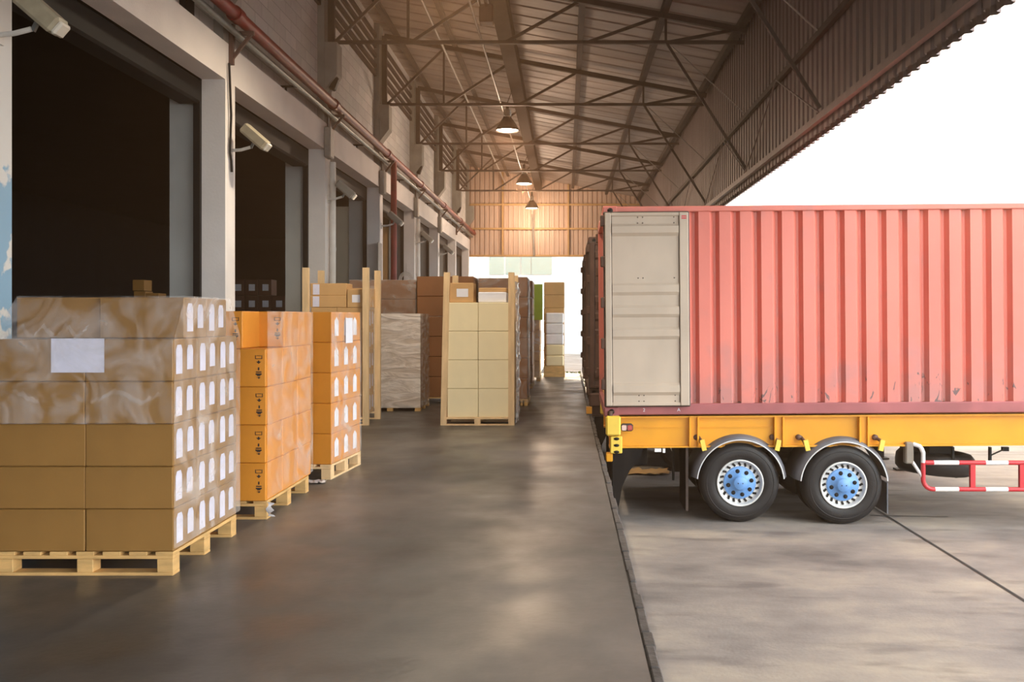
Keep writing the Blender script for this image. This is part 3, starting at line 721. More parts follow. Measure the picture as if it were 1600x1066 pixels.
o = film_loft('stretch_film', [(-1.1,.008,-.01,.95,.16),(-1.1,.008,-.01,.95,1.66)], 'film_side', 'glossy stretch film over the side of the third stack', .006, .06, 8, (1,)); o.location = Tc @ Vector((0,0,0)); o.rotation_euler = (0,0,rzC)
def scrap(name, label, x, y, z, s, m, seed, flat=.03):
    r = random.Random(seed); b = MB(); n = 12; vs = []
    for i in range(n):
        for j in range(7): vs.append(((i/(n-1)-.5)*s*r.uniform(.9,1.1), (j/6-.5)*s*.6*r.uniform(.8,1.2), .004+abs(math.sin(i*1.3+j))*flat*r.uniform(.3,1)))
    b.add(vs, [(i*7+j, (i+1)*7+j, (i+1)*7+j+1, i*7+j+1) for i in range(n-1) for j in range(6)], 0, True)
    o = b.build(name, m, label=label, cat='scrap'); o.location = (x,y,z); return o
scrap('film_scrap', 'crumpled white film scrap on the floor beside the third pallet', -2.45, 9.0, 0, .22, 'bag_plastic', 4)

# ---- racks with corner posts (D and G)
def post_rack(label, x0, x1, y0, y1, ht, lean=0, group='pallets with tall corner posts'):
    r_ = thing('post_pallet', label, 'pallet', (x0, y0, 0), 0, group)
    W, D = x1-x0, y1-y0; p = .09
    for i, (x, y) in enumerate(((0,0),(W-p,0),(0,D-p),(W-p,D-p))):
        l = lean if x == 0 else 0
        MB().bar((x+p/2, y+p/2, 0), (x+p/2+l, y+p/2, ht), p, p*.85, up=(0,1,0)).build('corner_post', 'wood_pale', r_)
    for y in (0, D/2-.05, D-.09):
        MB().cbox(p+.002, W-p-.002, y, y+.085, 0, .02, .002).build('bottom_board', 'wood_pale', r_)
        MB().cbox(p+.002, W-p-.002, y, y+.085, .092, .12, .002).build('deck_board', 'wood_pale', r_)
        MB().cbox(W/2-.045, W/2+.045, y, y+.085, .0205, .0915, .002).build('block', 'wood_pale', r_)
    return r_
post_rack('pale wooden pallet with four tall posts around the tan cartons behind the orange stacks', -3.93, -2.99+.045, 13.8, 14.75, 2.35)
dx0, dx1 = -3.83, -3.04
hd = .405
for L_ in range(5):
    for (ix, iy) in ((0,0),(1,0),(1,1)):
        wq = .385
        if L_ == 4 and False: continue
        carton('D', wq, .36, hd-.004 if True else hd, 'card_tan', (dx0+wq/2+ix*(wq+.004)+.0, 13.92+.18+iy*.365, .125+L_*.328), 0,
          'tan carton in the posted pallet behind the orange stacks, %s, %s' % (ROW[L_], ['front left','front right','rear right'][ix+iy]), 'tan cartons of the posted pallet', 'two' if ix else None) if False else \
        carton('D', wq, .40, .324, 'card_tan', (dx0+wq/2+ix*(wq+.004), 13.92+.20+iy*.405, .125+L_*.3265), 0,
          'tan carton in the posted pallet behind the orange stacks, %s, %s' % (ROW[L_], ['front left','front right','rear right'][ix+iy]), 'tan cartons of the posted pallet', 'two' if ix else None)
zt = .125+5*.3265
carton('Dthin', .545, .4, .18, 'card_tan', (-3.575, 14.12, zt+.001), 0, 'flat tan carton, lower of the two on top of the posted pallet', 'flat cartons on the posted pallet', 'endlabel')
carton('Dthin', .545, .4, .18, 'card_tan', (-3.575, 14.13, zt+.183), 0, 'flat tan carton, upper of the two on top of the posted pallet', 'flat cartons on the posted pallet', 'endlabel')
carton('Dsq', .25, .3, .27, 'card_tan', (-3.165, 14.07, zt+.001), 0, 'small square carton with white label on top of the posted pallet, beside two flat ones', None, 'frontlabel')
carton('Drear', .42, .40, .3, 'card_tan', (-3.235, 14.525, zt+.001), 0, 'tan carton at the rear on top of the posted pallet, under film', None)
film_loft('stretch_film', [(-3.9,dx1+.012,13.9,14.65,.13),(-3.9,dx1+.012,13.9,14.65,2.1)], 'film_side', 'stretch film over the side of the tan cartons between two posts', .012, .06, 12, (1,))

post_rack('pale wooden pallet with four tall posts around the cream cartons in mid dock', -1.875, -.775, 13.8, 14.95, 2.28, .05)
hG = .428
for L_ in range(4):
    for (ix, iy) in ((0,0),(1,0),(1,1)):
        carton('G', .455, .46, hG-.004, 'card_cream', (-1.775+.23+ix*.46+.0, 13.83+.23+iy*.465, .1215+L_*hG), 0,
          'cream carton of the posted pallet in mid dock, %s, %s' % (ROW[L_] if L_ < 3 else 'fourth row up', ['left','right','rear right'][ix+iy]), 'cream cartons in mid dock')
zt = .1215+4*hG
carton('Gtop', .36, .4, .29, 'card_tan', (-1.57, 14.08, zt+.001), 0, 'tan carton with white label on top of the cream cartons', None, 'frontlabel')
b = MB(); b.cbox(-1.32,-.90,13.9,14.35,zt+.001,zt+.155,.01); b.build('flat_box', 'paper', label='flat white box on top of the cream cartons, beside a tan carton', cat='box')
b = MB(); b.cbox(-1.32,-.90,13.95,14.35,zt+.156,zt+.22,.01); b.build('carton', 'card_tan', label='thin tan carton lying on the flat white box above the cream cartons', cat='carton')
film_loft('stretch_film', [(-1.8,-.765,13.93,14.87,.02),(-1.8,-.755,13.93,14.87,.6),(-1.8,-.77,13.93,14.87,2.15)], 'film_milky', 'crumpled milky film on the aisle side of the cream cartons', .03, .05, 14, (1,))

# ---- further loads: film wrapped and kraft covered
def load(label, x0, x1, y0, y1, top, m, bands=0, film=None, seed=1, cat='wrapped load'):
    """tall covered load: cover over a pallet"""
    r_ = thing('wrapped_load', label, cat, ((x0+x1)/2, y0, 0), 0, 'covered loads down the dock'); w, d = x1-x0, y1-y0
    q = MB()
    for x in (-w/2, -.05, w/2-.10):
        for y in (0, d/2-.05, d-.1): MB().cbox(x, x+.1, y, y+.1, .0, .10, .003).build('pallet_block', 'wood', r_)
    for y in (0, d/2-.05, d-.1): MB().cbox(-w/2, w/2, y, y+.1, .1005, .12, .002).build('pallet_board', 'wood', r_)
    q = MB(); n = max(3, int((top-.12)/.34)); h = (top-.125)/n; rr = random.Random(seed)
    for i in range(n):
        s_ = rr.uniform(-.008,.008); q.cbox(-w/2+.01+s_, w/2-.01+s_, .01, d-.01, .1245+i*h, .1245+(i+1)*h-.004, .012)
    q.build('cartons', m, r_)
    if film:
        f = film_loft('film_cover', [(-w/2, w/2, -.004, d, .06),(-w/2, w/2, -.004, d, top+.005)], film, None, .018, .06, seed, (0,1,3), cat=None); f.parent = r_
    return r_
load('low load wrapped in shiny milky film behind the posted pallet', -3.55, -2.50, 15.9, 16.95, 1.67, 'card_tan', film='film_milky', seed=21)
load('tall brown kraft covered load with a film strip, behind the low shiny load', -4.1, -2.83, 17.5, 18.6, 2.32, 'kraft', film='film_side', seed=22)
load('widest tall brown kraft load, left of the cream cartons', -2.80, -1.72, 17.3, 18.4, 2.38, 'kraft', seed=23)
load('tall brown load directly behind the cream cartons', -1.68, -.98, 17.6, 18.7, 2.36, 'kraft', film='film_side', seed=24)
load('narrow tall brown load with a crumpled film edge, right behind the cream cartons', -.93, -.70, 16.9, 17.9, 2.35, 'kraft', film='film_clear', seed=25)
load('dark brown load standing before the lime green sheet', -1.9, -.76, 21.0, 22.1, 2.45, 'kraft', film='film_clear', seed=26)
ll = load('load with the lime green sheet, far down the dock', -1.7, -.66, 23.4, 24.4, 2.45, 'card_tan', film='film_side', seed=27)
b = MB(); b.box(-.86,-.60,23.35,23.37,1.55,2.45); b.box(-.655,-.64,23.4,24.3,1.55,2.45)
b.build('plastic_sheet', 'lime', label='lime green plastic sheet over the top of a far load', cat='plastic sheet')
load('farthest load, brown on top with pale wrapped rows below', -.62, -.04, 25.3, 26.3, 2.58, 'card_tan', seed=28)
for i, z in enumerate((.292, .582, .872, 1.162, 1.452)):
    b = MB(); b.cbox(-.56,-.07,25.16,25.29,z,z+.288,.03); 
    b.build('wrapped_bundle', 'bag_plastic' if i > 1 else 'card_cream', label='pale plastic wrapped bundle on the front of the farthest load, %s' % ['lowest','second from the bottom','middle','second from the top','highest'][i], cat='bundle', group='bundles on the farthest load')
b = MB(); b.cbox(-.62,-.04,25.14,25.3,0,.295,.004) if False else b.box(-.60,-.05,25.16,25.3,.0,.29); b.build('crate', 'wood', label='low wooden crate at the foot of the farthest load', cat='crate')

# interior cartons, dim behind the doors
k = 0
for r_i in range(6):
    for c_i in range(4):
        if r_i == 5 and c_i == 3: continue
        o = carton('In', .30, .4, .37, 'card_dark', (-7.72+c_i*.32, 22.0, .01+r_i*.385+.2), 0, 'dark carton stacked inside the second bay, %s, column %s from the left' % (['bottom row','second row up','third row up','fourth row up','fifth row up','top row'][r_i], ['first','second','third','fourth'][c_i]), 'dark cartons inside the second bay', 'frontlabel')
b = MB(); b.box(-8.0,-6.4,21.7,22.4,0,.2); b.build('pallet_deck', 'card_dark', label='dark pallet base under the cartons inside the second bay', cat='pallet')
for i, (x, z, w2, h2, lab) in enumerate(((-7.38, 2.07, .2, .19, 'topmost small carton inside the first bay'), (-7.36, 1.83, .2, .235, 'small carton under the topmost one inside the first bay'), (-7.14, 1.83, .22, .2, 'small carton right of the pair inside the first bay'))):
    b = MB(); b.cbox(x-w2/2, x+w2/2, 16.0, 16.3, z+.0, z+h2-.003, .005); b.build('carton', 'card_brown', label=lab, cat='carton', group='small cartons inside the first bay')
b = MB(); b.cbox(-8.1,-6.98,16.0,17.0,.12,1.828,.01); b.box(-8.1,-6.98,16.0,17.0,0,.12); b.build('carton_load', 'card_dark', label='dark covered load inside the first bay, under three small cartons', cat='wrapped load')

# ------------------------------------------------------------------ containers
def text_mark(s, size, parent, loc, m):
    cu = bpy.data.curves.new('lettering', 'FONT'); cu.body = s; cu.size = size; cu.extrude = .001
    tmp = bpy.data.objects.new('tmp', cu); C.objects.link(tmp); bpy.context.view_layer.update()
    me = bpy.data.meshes.new_from_object(tmp.evaluated_get(bpy.context.evaluated_depsgraph_get())); bpy.data.objects.remove(tmp)
    me.materials.clear(); me.materials.append(M[m]); o = bpy.data.objects.new('lettering', me); C.objects.link(o); o.parent = parent; o.location = loc; o.rotation_euler = (PI/2,0,0); return o
def container(label, loc, rz, tilt, Lc, pm='red_paint', rm='rail_paint', dm='door_paint', H=2.585, W=2.44):
    r_ = thing('shipping_container', label, 'shipping container', loc, rz); r_.rotation_euler = (0, -tilt, rz)
    # corrugated long sides: pitch .2555
    prof = ((0,0),(.54,0),(.74,1),(.85,1))
    for s_, y in ((0, .055), (1, W-.055)):
        q = MB(); pitch = .2555; n = int((Lc-.30)/pitch); vs = []; fs = []
        for i in range(n+1):
            for t_, h_ in prof:
                x = .15+(i+t_)*pitch
                if x > Lc-.14: continue
                yy = y + (-.036+.036*2*h_)*(1 if s_ == 0 else -1)*.5*1.9
                vs += [(x, yy, .155), (x, yy, H-.075)]
        for i in range(len(vs)//2-1): fs.append((2*i, 2*i+2, 2*i+3, 2*i+1))
        q.add(vs, fs); q.build('side_wall', pm, r_)
        f = MB(); y0, y1 = (0, .06) if s_ == 0 else (W-.06, W)
        f.cbox(.15, Lc-.15, y0, y1, H-.075, H-.008, .008); f.build('top_rail', pm, r_)
        f = MB(); f.cbox(.15, Lc-.15, y0, y1, .02, .155, .01); f.build('bottom_rail', rm, r_)
        for x in (0, Lc-.15):
            MB().cbox(x, x+.15, y0-.0, y1+.03 if s_ == 0 else y1, .115, H-.115, .01).build('corner_post', pm, r_)
        for x in (0, Lc-.178):
            for z in (0, H-.118):
                q = MB(); yy0, yy1 = (-.004, .162) if s_ == 0 else (W-.162, W+.004)
                q.cbox(x-.002, x+.178, yy0, yy1, z, z+.118, .012); q.build('corner_casting', pm if z else rm, r_)
                if s_ == 0: 
                    q = MB(); q.lathe([(.034,0),(.034,.003),(0,.003)], 16, T=Matrix.Translation((x+.088,-.0045,z+.06)) @ Matrix.Rotation(PI/2,4,'X')); q.build('casting_hole', 'black', r_)
    q = MB(); vs, fs = corrugate((.15,0,H-.03), (Lc-.15,0,H-.03), (0,.05,0), (0,W-.05,0), .209, .018, (0,0,1)); q.add(vs, fs); q.build('roof_panel', pm, r_)
    MB().box(.05, Lc-.1, .05, W-.05, .12, .15).build('floor_panel', 'wood', r_)
    q = MB(); vs, fs = corrugate((Lc-.06,.1,0),(Lc-.06,W-.1,0),(0,0,.12),(0,0,H-.1),.25,.04,(-1,0,0)); q.add(vs, fs); q.build('end_wall', pm, r_)
    MB().box(0,.10,.163,W-.163,H-.115,H-.01).build('door_header', pm, r_); MB().box(0,.10,.163,W-.163,.0,.13).build('door_sill', rm, r_)
    def door(side):
        yb = -.012 if side == 0 else W+.012; sg = -1 if side == 0 else 1
        w_, z0, z1 = 1.05, .135, H-.09; t0 = yb; t1 = yb+sg*.055
        ya, yb2 = min(t0,t1), max(t0,t1)
        g = MB(); g.cbox(0.0, w_, ya, yb2, z0-.012, z1+.012, .012); g.build('door_gasket', 'gasket', r_)
        # inner face with five horizontal swages
        X0, X1 = .105, w_-.135; prof_ = [(z0+.03,0)]
        for zc, a in ((z0+.22,.03),(z0+.90,.022),(z0+1.17,.022),(z0+1.44,.022),(z1-.20,.03)):
            prof_ += [(zc-.09,0),(zc-.05,a),(zc+.03,a),(zc+.06,0)]
        prof_ += [(z1-.03,0)]
        q = MB(); yo = t1+sg*.008
        vs = [v for z, a in prof_ for v in ((X0,yo+sg*a,z),(X1,yo+sg*a,z))]
        fs = [(2*i,2*i+1,2*i+3,2*i+2) for i in range(len(prof_)-1)]
        q.add(vs, fs); dp = q.build('door_panel', dm, r_)
        for (a, c_) in ((.018,.095),(w_-.128,w_-.018)):
            q = MB(); q.cbox(a, c_, min(t1,t1+sg*.035), max(t1,t1+sg*.035), z0+.005, z1-.005, .008); q.build('door_stile', dm, r_)
        for za in (z0+.005, z1-.045): MB().cbox(.096, w_-.129, min(t1,t1+sg*.03), max(t1,t1+sg*.03), za, za+.04, .006).build('door_rail', dm, r_)
        bl = MB()
        for z in (z0+.06,z0+.13,z0+.83,z1-.80,z1-.13,z1-.06):
            for x in (.42,.48,.86):
                bl.lathe([(.008,0),(.008,.004),(0,.004)], 8, T=Matrix.Translation((x,yo+sg*.001,z)) @ Matrix.Rotation(PI/2 if side == 0 else -PI/2,4,'X'))
        bl.build('door_bolts', 'gasket', r_)
        for k in range(5):
            z = z0+.2+k*.5; MB().cbox(-.035,.03,ya-.01,yb2+.03,z,z+.13,.01).build('door_hinge', 'rust_dark', r_)
        if side == 0:
            q = MB(); yy = t1-.0365
            for z in (z1-.06, z1-.085): q.add([(w_-.10,yy,z),(w_-.04,yy,z),(w_-.04,yy,z+.016),(w_-.10,yy,z+.016)], [(0,1,2,3)])
            q.build('red_decal', 'guard_red', r_)
    door(0); door(1)
    return r_
TILT, YAW = TH(.44), -TH(.55)
c0 = container('large salmon red shipping container on the yellow trailer, near door folded back', (.467, 11.38, .388), YAW, TILT, 12.19)
text_mark('2', .06, c0, (.47,-.003,.06), 'paper'); text_mark('A', .06, c0, (.89,-.003,.06), 'paper')
container('dark red container just behind the near salmon one, seen as a sliver', (.36, 15.1, .33), 0, 0, 6.06, 'rust_dark', 'rust_dark', 'rust_dark', H=2.59)
container('brown container farthest along the dock edge, seen as a thin sliver', (.37, 19.4, .33), 0, 0, 6.06, 'rust_dark', 'rust_dark', 'rust_dark', H=2.59)

# ------------------------------------------------------------------ trailers
def wheel_parts(parent, x, y, z, first=None, dual=.28, flip=1):
    R_, wd = .483, .29
    o = None
    tp = [(.275,-wd/2+.02),(.30,-wd/2),(.36,-wd/2-.012),(.43,-wd/2+.0),(.465,-wd/2+.018),(.479,-wd/2+.045)]
    for k in range(5):     # tread with four grooves
        a = -wd/2+.05+k*.040
        tp += [(R_,a),(R_,a+.030)] + ([(R_-.012,a+.032),(R_-.012,a+.038)] if k < 4 else [])
    tp += [(.479,wd/2-.045),(.465,wd/2-.018),(.43,wd/2),(.36,wd/2+.012),(.30,wd/2),(.275,wd/2-.02),(.265,0)]
    T = Matrix.Rotation(PI/2*flip, 4, 'X')      # local +z faces the camera side when flip=1
    t_ = MB().lathe(tp, 72, T=T, closed=True)
    # raised rings on the sidewall
    t_.lathe([(.405,wd/2+.004),(.410,wd/2+.010),(.416,wd/2+.004)], 72, T=T)
    w_ = t_.build('wheel', 'rubber', parent); w_.location = (x,y,z)
    q = MB(); f = wd/2
    q.lathe([(.285,f-.03),(.288,f+.006),(.278,f+.012),(.266,f+.004),(.256,f-.03),(.245,f-.055),(.198,f-.045)], 64, T=T)
    sl_ = q
    for k in range(20):
        a = 2*PI*k/20; T2 = T @ Matrix.Rotation(a,4,'Z') @ Matrix.Translation((.226,0,f-.046)) @ Matrix.Rotation(TH(28),4,'Z')
        sl_.box(-.023,.023,-.013,.013,-.004,.004, 1, T=T2)
    q.build('rim', ['rim_white','black'], w_)
    h = MB(); h.lathe([(.200,f-.046),(.198,f-.028),(.185,f-.020),(.095,f-.018),(.085,f+.018),(.075,f+.028),(.0,f+.030)], 48, T=T)
    for k in (0,1):
        T2 = T @ Matrix.Translation(((-1)**k*.028,.0,f+.031)); h.lathe([(.007,0),(.007,.002),(0,.002)], 8, 1, T=T2)
    nn = h
    for k in range(8):
        a = 2*PI*(k+.25)/8; T2 = T @ Matrix.Translation((.145*math.cos(a),.145*math.sin(a),f-.018)); nn.lathe([(.026,-.004),(.026,.004),(.012,.006),(0,.006)], 14, 1, T=T2)
    h.build('hub', ['hub_blue','black'], w_)
    return w_
def inner_wheel(parent, x, y, z):
    R_, wd = .483, .27
    q = MB().lathe([(.27,-wd/2),(.42,-wd/2),(R_,-wd/2+.04),(R_,wd/2-.04),(.42,wd/2),(.27,wd/2)], 48, T=Matrix.Rotation(PI/2,4,'X'), closed=True)
    q.disc(.27, 0, 32, T=Matrix.Rotation(PI/2,4,'X')); o = q.build('inner_wheel', 'rubber_flat', parent); o.location = (x,y,z)
def fender(parent, x, y0, y1, z, R_=.535):
    n = 40; a0, a1 = TH(6), TH(174); q = MB(); vs = []; fs = []
    for i in range(n+1):
        a = a0+(a1-a0)*i/n; c, s_ = math.cos(a), math.sin(a)
        for r2, y in ((R_,y0),(R_+.055,y0+.13),(R_+.055,y1),(R_+.043,y1),(R_+.043,y0+.135),(R_-.008,y0+.004)): vs.append((x+r2*c, y, z+r2*s_))
    for i in range(n):
        for k in range(6): fs.append((i*6+k, i*6+(k+1)%6, (i+1)*6+(k+1)%6, (i+1)*6+k))
    q.add(vs, fs, 0, True); o = q.build('fender', 'fender_grey', parent)
    e = MB(); e.tube([(x+(R_-.004)*math.cos(a0+(a1-a0)*i/n), y0, z+(R_-.004)*math.sin(a0+(a1-a0)*i/n)) for i in range(n+1)], .008, 6); e.build('edge_bead', 'fender_edge', o)
def flag_plate(parent, x, y, z): pass
def trailer(label, X0, Y0, Lc, wheels, gz, full=True, zc=.388, m='yellow', near=True):
    """container trailer; X0,Y0 = rear near corner of its container"""
    r_ = thing('container_trailer', label, 'trailer', (X0, Y0, 0)); W = 2.44
    zb = zc-.004; zt_ = zb; z0 = -.005
    for s_ in (0, 1):
        y0, y1 = (.05,.25) if s_ == 0 else (W-.25, W-.05)
        yw = .10 if s_ == 0 else W-.10
        sp = .012
        x0 = .06; dz = .0; rise = math.tan(TILT)*Lc if full else 0
        q = MB()
        def pr(z_a, z_b, ya, yb, xa=x0, xb=Lc):
            f = lambda x: rise*x/Lc
            q.add([(xa,ya,z_a+f(xa)),(xb,ya,z_a+f(xb)),(xb,yb,z_a+f(xb)),(xa,yb,z_a+f(xa)),(xa,ya,z_b+f(xa)),(xb,ya,z_b+f(xb)),(xb,yb,z_b+f(xb)),(xa,yb,z_b+f(xa))],
                  [(0,3,2,1),(4,5,6,7),(0,1,5,4),(1,2,6,5),(2,3,7,6),(3,0,4,7)])
        pr(z0+.02, zt_-.02, yw, yw+.02); pr(z0, z0+.022, y0, y1); pr(zt_-.022, zt_, y0, y1)
        pr(zt_-.15, zt_-.138, yw-.012, yw+.02, x0, 2.1)
        q.build('side_beam', m, r_)
        for xa in (1.04, 2.085, 3.125):
            p = MB(); ya, yb = (.03,.10) if s_ == 0 else (W-.10, W-.03)
            p.cbox(xa, xa+.022, ya, yb+.01, z0+.02, zt_-.0, .004); p.cbox(xa+.10, xa+.122, ya, yb+.01, z0+.02, zt_, .004); p.box(xa+.02, xa+.10, ya+.035, yb, z0+.02, zt_-.0)
            p.build('beam_post', m, r_)
    for xa in (.08, 1.05, 2.1, 3.15, 4.6, 6.5, 8.5, 10.5):
        if xa < Lc-.3: MB().box(xa, xa+.12, .26, W-.26, .03, .30).build('cross_member', 'rubber_flat' if xa > .2 else m, r_)
    # rear end details
    for s_ in (0, 1):
        ya, yb = (-.10,.05) if s_ == 0 else (W-.05, W+.10)
        MB().cbox(.015, .195, ya, yb, .165, .405 if full else .38, .02).build('twistlock_box', 'yellow_light' if full else 'rust_dark', r_)
        if s_ == 0 and full: 
            MB().lathe([(.03,0),(.03,.05),(.02,.06),(0,.06)], 14, T=Matrix.Translation((.07,-.03,.404))).build('twistlock', 'rust_dark', r_)
            q = MB(); q.cbox(.20,.35,-.05,.04,.215,.305,.02); tl = q.build('tail_light', 'gasket', r_)
            MB().cbox(.21,.27,-.058,-.05,.228,.292,.01, T=None).build('light_lens', 'light_clear', tl); MB().cbox(.282,.34,-.058,-.05,.228,.292,.01).build('light_lens', 'light_red', tl)
            q = MB(); q.cbox(.07,.215,-.06,.05,-.055,.155,.01); pp = q.build('rear_plate', 'yellow_light', r_)
            for z in (-.035,.045,.125):
                MB().lathe([(.026,0),(.026,.004),(0,.004)], 16, T=Matrix.Translation((.145,-.0605,z)) @ Matrix.Rotation(PI/2,4,'X') @ Matrix.Diagonal((1.3,.7,1,1))).build('plate_hole', 'black', pp)
            MB().cbox(.02,.10,-.03,.12,-.16,-.06,.01).build('hook', 'yellow', r_)
    zz = gz+.08
    for s_ in (0, 1):
        y0, y1 = (.0,.34) if s_ == 0 else (W-.34, W)
        q = MB(); q.prism([(.10,-.01),(.47,-.01),(.44,-.11),(.31,-.27),(.22,-.46),(.16,-.78),(.12,-.79),(.10,-.5)], y0, y1)
        q.build('rear_guard_leg', 'rubber_flat', r_)
    MB().box(.12,.55,.36,W-.36,-.26,.01).build('rear_cross_frame', 'rubber_flat', r_)
    if full:
        q = MB(); q.tube([(.88,.35,.0),(.88,.35,-.45)], .016, 8); q.build('stand_rod', 'black', r_)
        MB().box(.62,.70,.05,.12,-.05,-.008).box(.72,.75,.05,.12,-.06,-.008).build('small_tabs', 'guard_white', r_)
        MB().box(1.0,1.015,.10,.72,gz+.12,-.01).build('mud_flap', 'rubber_flat', r_)
        MB().bar((1.02,.08,-.0),(1.02,.08,gz+.12),.03,.02).build('flap_frame', 'steel_dark', r_)
    for (wx, wz) in wheels:
        wheel_parts(r_, wx, .145+.0, wz); inner_wheel(r_, wx, .46, wz); inner_wheel(r_, wx, W-.46, wz); wheel_parts(r_, wx, W-.145, wz, flip=-1)
        MB().tube([(wx,.3,wz),(wx,W-.3,wz)], .07, 12).build('axle', 'rubber_flat', r_)
        for s_ in (0,1):
            fender(r_, wx, -.03, .62, wz) if s_ == 0 else fender(r_, wx, W-.62, W+.03, wz)
        MB().bar((wx-.6,.75,wz+.12),(wx+.6,.75,wz+.12),.09,.06).bar((wx-.6,W-.75,wz+.12),(wx+.6,W-.75,wz+.12),.09,.06).build('leaf_spring', 'rubber_flat', r_)
        MB().box(wx-.06,wx+.06,.7,.8,wz+.1,.02).box(wx-.75,wx-.6,.70,.82,wz+.02,.02).box(wx+.6,wx+.66,.70,.82,wz+.02,.02).build('spring_hanger', 'rubber_flat', r_)
        if full:
            for sx_ in (-1, 1):
                bx_ = wx+sx_*.47
                q = MB(); q.tube([(bx_-sx_*.02-.05,.10,.13),(bx_-.01,.04,.10),(bx_+sx_*.0,-.01,.06)], .022, 8); q.lathe([(.0,-.03),(.035,-.03),(.035,.03),(0,.03)], 12, T=Matrix.Translation((bx_-.06,.09,.13)) @ Matrix.Rotation(PI/2,4,'X')); q.build('fender_clamp', 'rust_dark', r_)
                q = MB(); q.bar((bx_,-.02,.11),(bx_+(.03 if sx_ < 0 else -.03),-.03,-.02),.055,.045,up=(0,1,0)); q.build('fender_bracket', 'yellow_light', r_)
    return r_
gx = ground_z
w1 = (2.128-.467, gx(2.128)+.483); w2 = (3.39-.467, gx(3.39)+.483)
tr = trailer('yellow container trailer with twin blue hubbed wheels and a red and white side guard', .467, 11.38, 12.19, (w1, w2), -.90)
tr.rotation_euler = (0,0,YAW)
# mud flap behind the second wheel
MB().box(3.46,3.475,.02,.56,-.80,-.42).build('mud_flap', 'fender_grey', tr)
# spare tyre
T = Matrix.Translation((4.27,.62,-.25)) @ Matrix.Rotation(TH(4),4,'Y')
q = MB(); q.lathe([(.27,-.10),(.36,-.14),(.43,-.13),(.475,-.08),(.483,0),(.475,.08),(.43,.13),(.36,.14),(.27,.10)], 56, T=T, closed=True); q.disc(.28,0,32,T=T)
sp = q.build('spare_wheel', 'rubber', tr)
MB().box(4.12,4.42,.4,.8,-.12,-.02).build('spare_carrier', 'black', tr); MB().tube([(4.5,.5,-.35),(4.5,.5,-.44)],.015,6).build('spare_bolt', 'black', tr)
# side guard
def seg_tube(q, pts, r_, cuts, n=10):
    pass
g = thing('side_guard', None, None); 
bpy.data.objects.remove(g)
zt_, zb_ = -.172, -.498; yg = .02; XG = (1447-885)*.00779-.467-.01
def striped(z, first, name):
    q = MB(); x = XG+.02 if z == zt_ else XG+.12
    segs = first; i = 0
    xx = x
    k = 0
    for x1_, c_ in segs:
        q.tube([(xx,yg,z),(x1_,yg,z)], .028, 12, c_); xx = x1_
    q.build(name, ['guard_red','guard_white'], tr)
def P2X(px): return (px-885)*.00779-.467
striped(zt_, [(P2X(1462),0),(P2X(1501),1),(P2X(1543),0),(P2X(1578),1),(P2X(1615),0),(P2X(1655),1),(P2X(1700),0),(P2X(1740),1),(P2X(1780),0)], 'guard_rail')
striped(zb_, [(P2X(1464),0),(P2X(1501),1),(P2X(1543),0),(P2X(1578),1),(P2X(1615),0),(P2X(1655),1),(P2X(1700),0),(P2X(1740),1),(P2X(1780),0)], 'guard_rail')
pts = [(XG,yg,zt_)] + [(XG,yg,zb_+.12)] + [(XG+.12-.12*math.cos(a*PI/12),yg,zb_+.12-.12*math.sin(a*PI/12)) for a in range(1,7)]
MB().tube(pts, .028, 12).build('guard_end', 'guard_red', tr)
for px in (1523, 1600, 1690, 1775): MB().box(P2X(px)-.03,P2X(px)+.03,yg-.018,yg+.03,zb_,zt_).build('guard_post', 'guard_red', tr)
q = MB(); q.tube([(P2X(1432),.06,-.0+.05),(P2X(1440),.02,.03),(XG-.02,yg,.0),(XG,yg,-.05),(XG,yg,zt_)], .026, 10); q.tube([(P2X(1430),.06,-.16),(XG,yg,-.36)], .02, 8); q.build('guard_hoop', 'guard_white', tr)
MB().cbox(P2X(1419),P2X(1432),.03,.14,-.19,.075,.015).build('guard_bracket', 'bracket_brown', tr)
for px in (1500, 1559): MB().box(P2X(px)-.012,P2X(px)+.012,.15,.2,-.2,0).build('hanger_strap', 'black', tr)
MB().bar((P2X(1561),.17,-.10),(P2X(1583),.17,-.02),.015,.015).box(P2X(1578),P2X(1588),.15,.2,-.05,0).build('valve_rod', 'black', tr)
for x_ in (9.0,):
    for y_ in (.5, 1.94): MB().box(x_,x_+.14,y_-.07,y_+.07,gx(8)+.03,.02).box(x_-.08,x_+.22,y_-.12,y_+.12,gx(8)+.005,gx(8)+.03).build('landing_leg', 'black', tr)
t2 = trailer('dark trailer chassis under the container behind the near one', .36, 15.1, 6.06, ((1.6, gx(1.96)+.483),(2.65, gx(3.0)+.483)), -.90, full=False, zc=.33, m='rust_dark')
t3 = trailer('dark trailer chassis under the farthest container', .37, 19.4, 6.06, ((1.6, gx(1.96)+.483),(2.65, gx(3.0)+.483)), -.90, full=False, zc=.33, m='rust_dark')
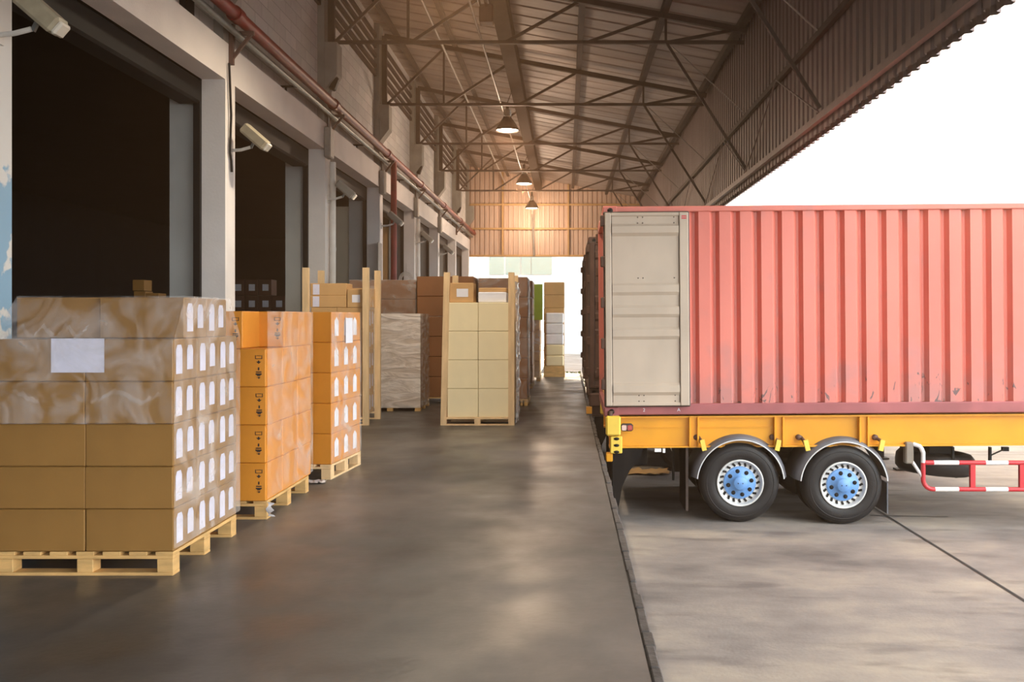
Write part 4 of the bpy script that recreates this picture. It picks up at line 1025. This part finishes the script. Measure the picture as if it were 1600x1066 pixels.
for tt in (t2, t3):
    for y_ in (.6, 1.84): MB().box(5.3,5.42,y_-.06,y_+.06,gx(5.7)+.03,.03).box(5.2,5.5,y_-.1,y_+.1,gx(5.7)+.004,gx(5.7)+.03).build('landing_leg', 'black', tt)
MB().box(-.03,.10,.20,.42,.02,.12).build('orange_reflector', 'orange_reflector', t2); MB().box(-.03,.10,.20,.42,-.14,.01).build('light_block', 'fender_grey', t2)
q = MB(); q.box(-.02,.0,.1,.5,-.52,-.2,1)
for k in range(4): q.add([(-.022,.1+k*.1,-.52),(-.022,.15+k*.1,-.52),(-.022,.25+k*.06+.05,-.2),(-.022,.20+k*.06+.05,-.2)],[(0,1,2,3)],0)
q.build('striped_plate', ['guard_white','black'], t2)
scrap('cardboard_scrap', 'torn flattened cardboard lying on the yard under the trailer', 1.28, 14.9, ground_z(1.3)+.003, .75, 'card_tan', 12, .06)

# light of the high bay lamps in view
for y in (24.1, 33.7, 41.2):
    l = bpy.data.lights.new('lamp_light', 'POINT'); l.energy = 150 if y < 30 else 230; l.color = (1,.68,.46); l.shadow_soft_size = .25
    o = bpy.data.objects.new('lamp_light', l); C.objects.link(o); o.location = (-1.535, y, 6.2)
l = bpy.data.lights.new('lamp_light', 'SPOT'); l.energy = 800; l.color = (1,.80,.56); l.shadow_soft_size = .28; l.spot_size = TH(150); l.spot_blend = .6  # added spot from an unseen lamp, brightens the fronts of the cream cartons
o = bpy.data.objects.new('lamp_light', l); C.objects.link(o); o.location = (-1.535, 12.0, 6.44)
lamp(12.0, 'added high bay lamp over the middle of the dock, out of view')
# dusty air: a thin warm haze that fills the whole place, camera included
m = bpy.data.materials.new('haze'); m.use_nodes = True; t = m.node_tree; t.nodes.remove(t.nodes['Principled BSDF'])
v = t.nodes.new('ShaderNodeVolumeScatter'); v.inputs['Color'].default_value = (1,.60,.34,1); v.inputs['Density'].default_value = .0055; v.inputs['Anisotropy'].default_value = .6
t.links.new(v.outputs[0], t.nodes['Material Output'].inputs['Volume']); MATS['haze'] = m
MB().box(-60, 60, -30, 110, -4, 40).build('haze', 'haze', label='thin warm haze in the air, paling the sky over the yard', cat='haze', kind='stuff')
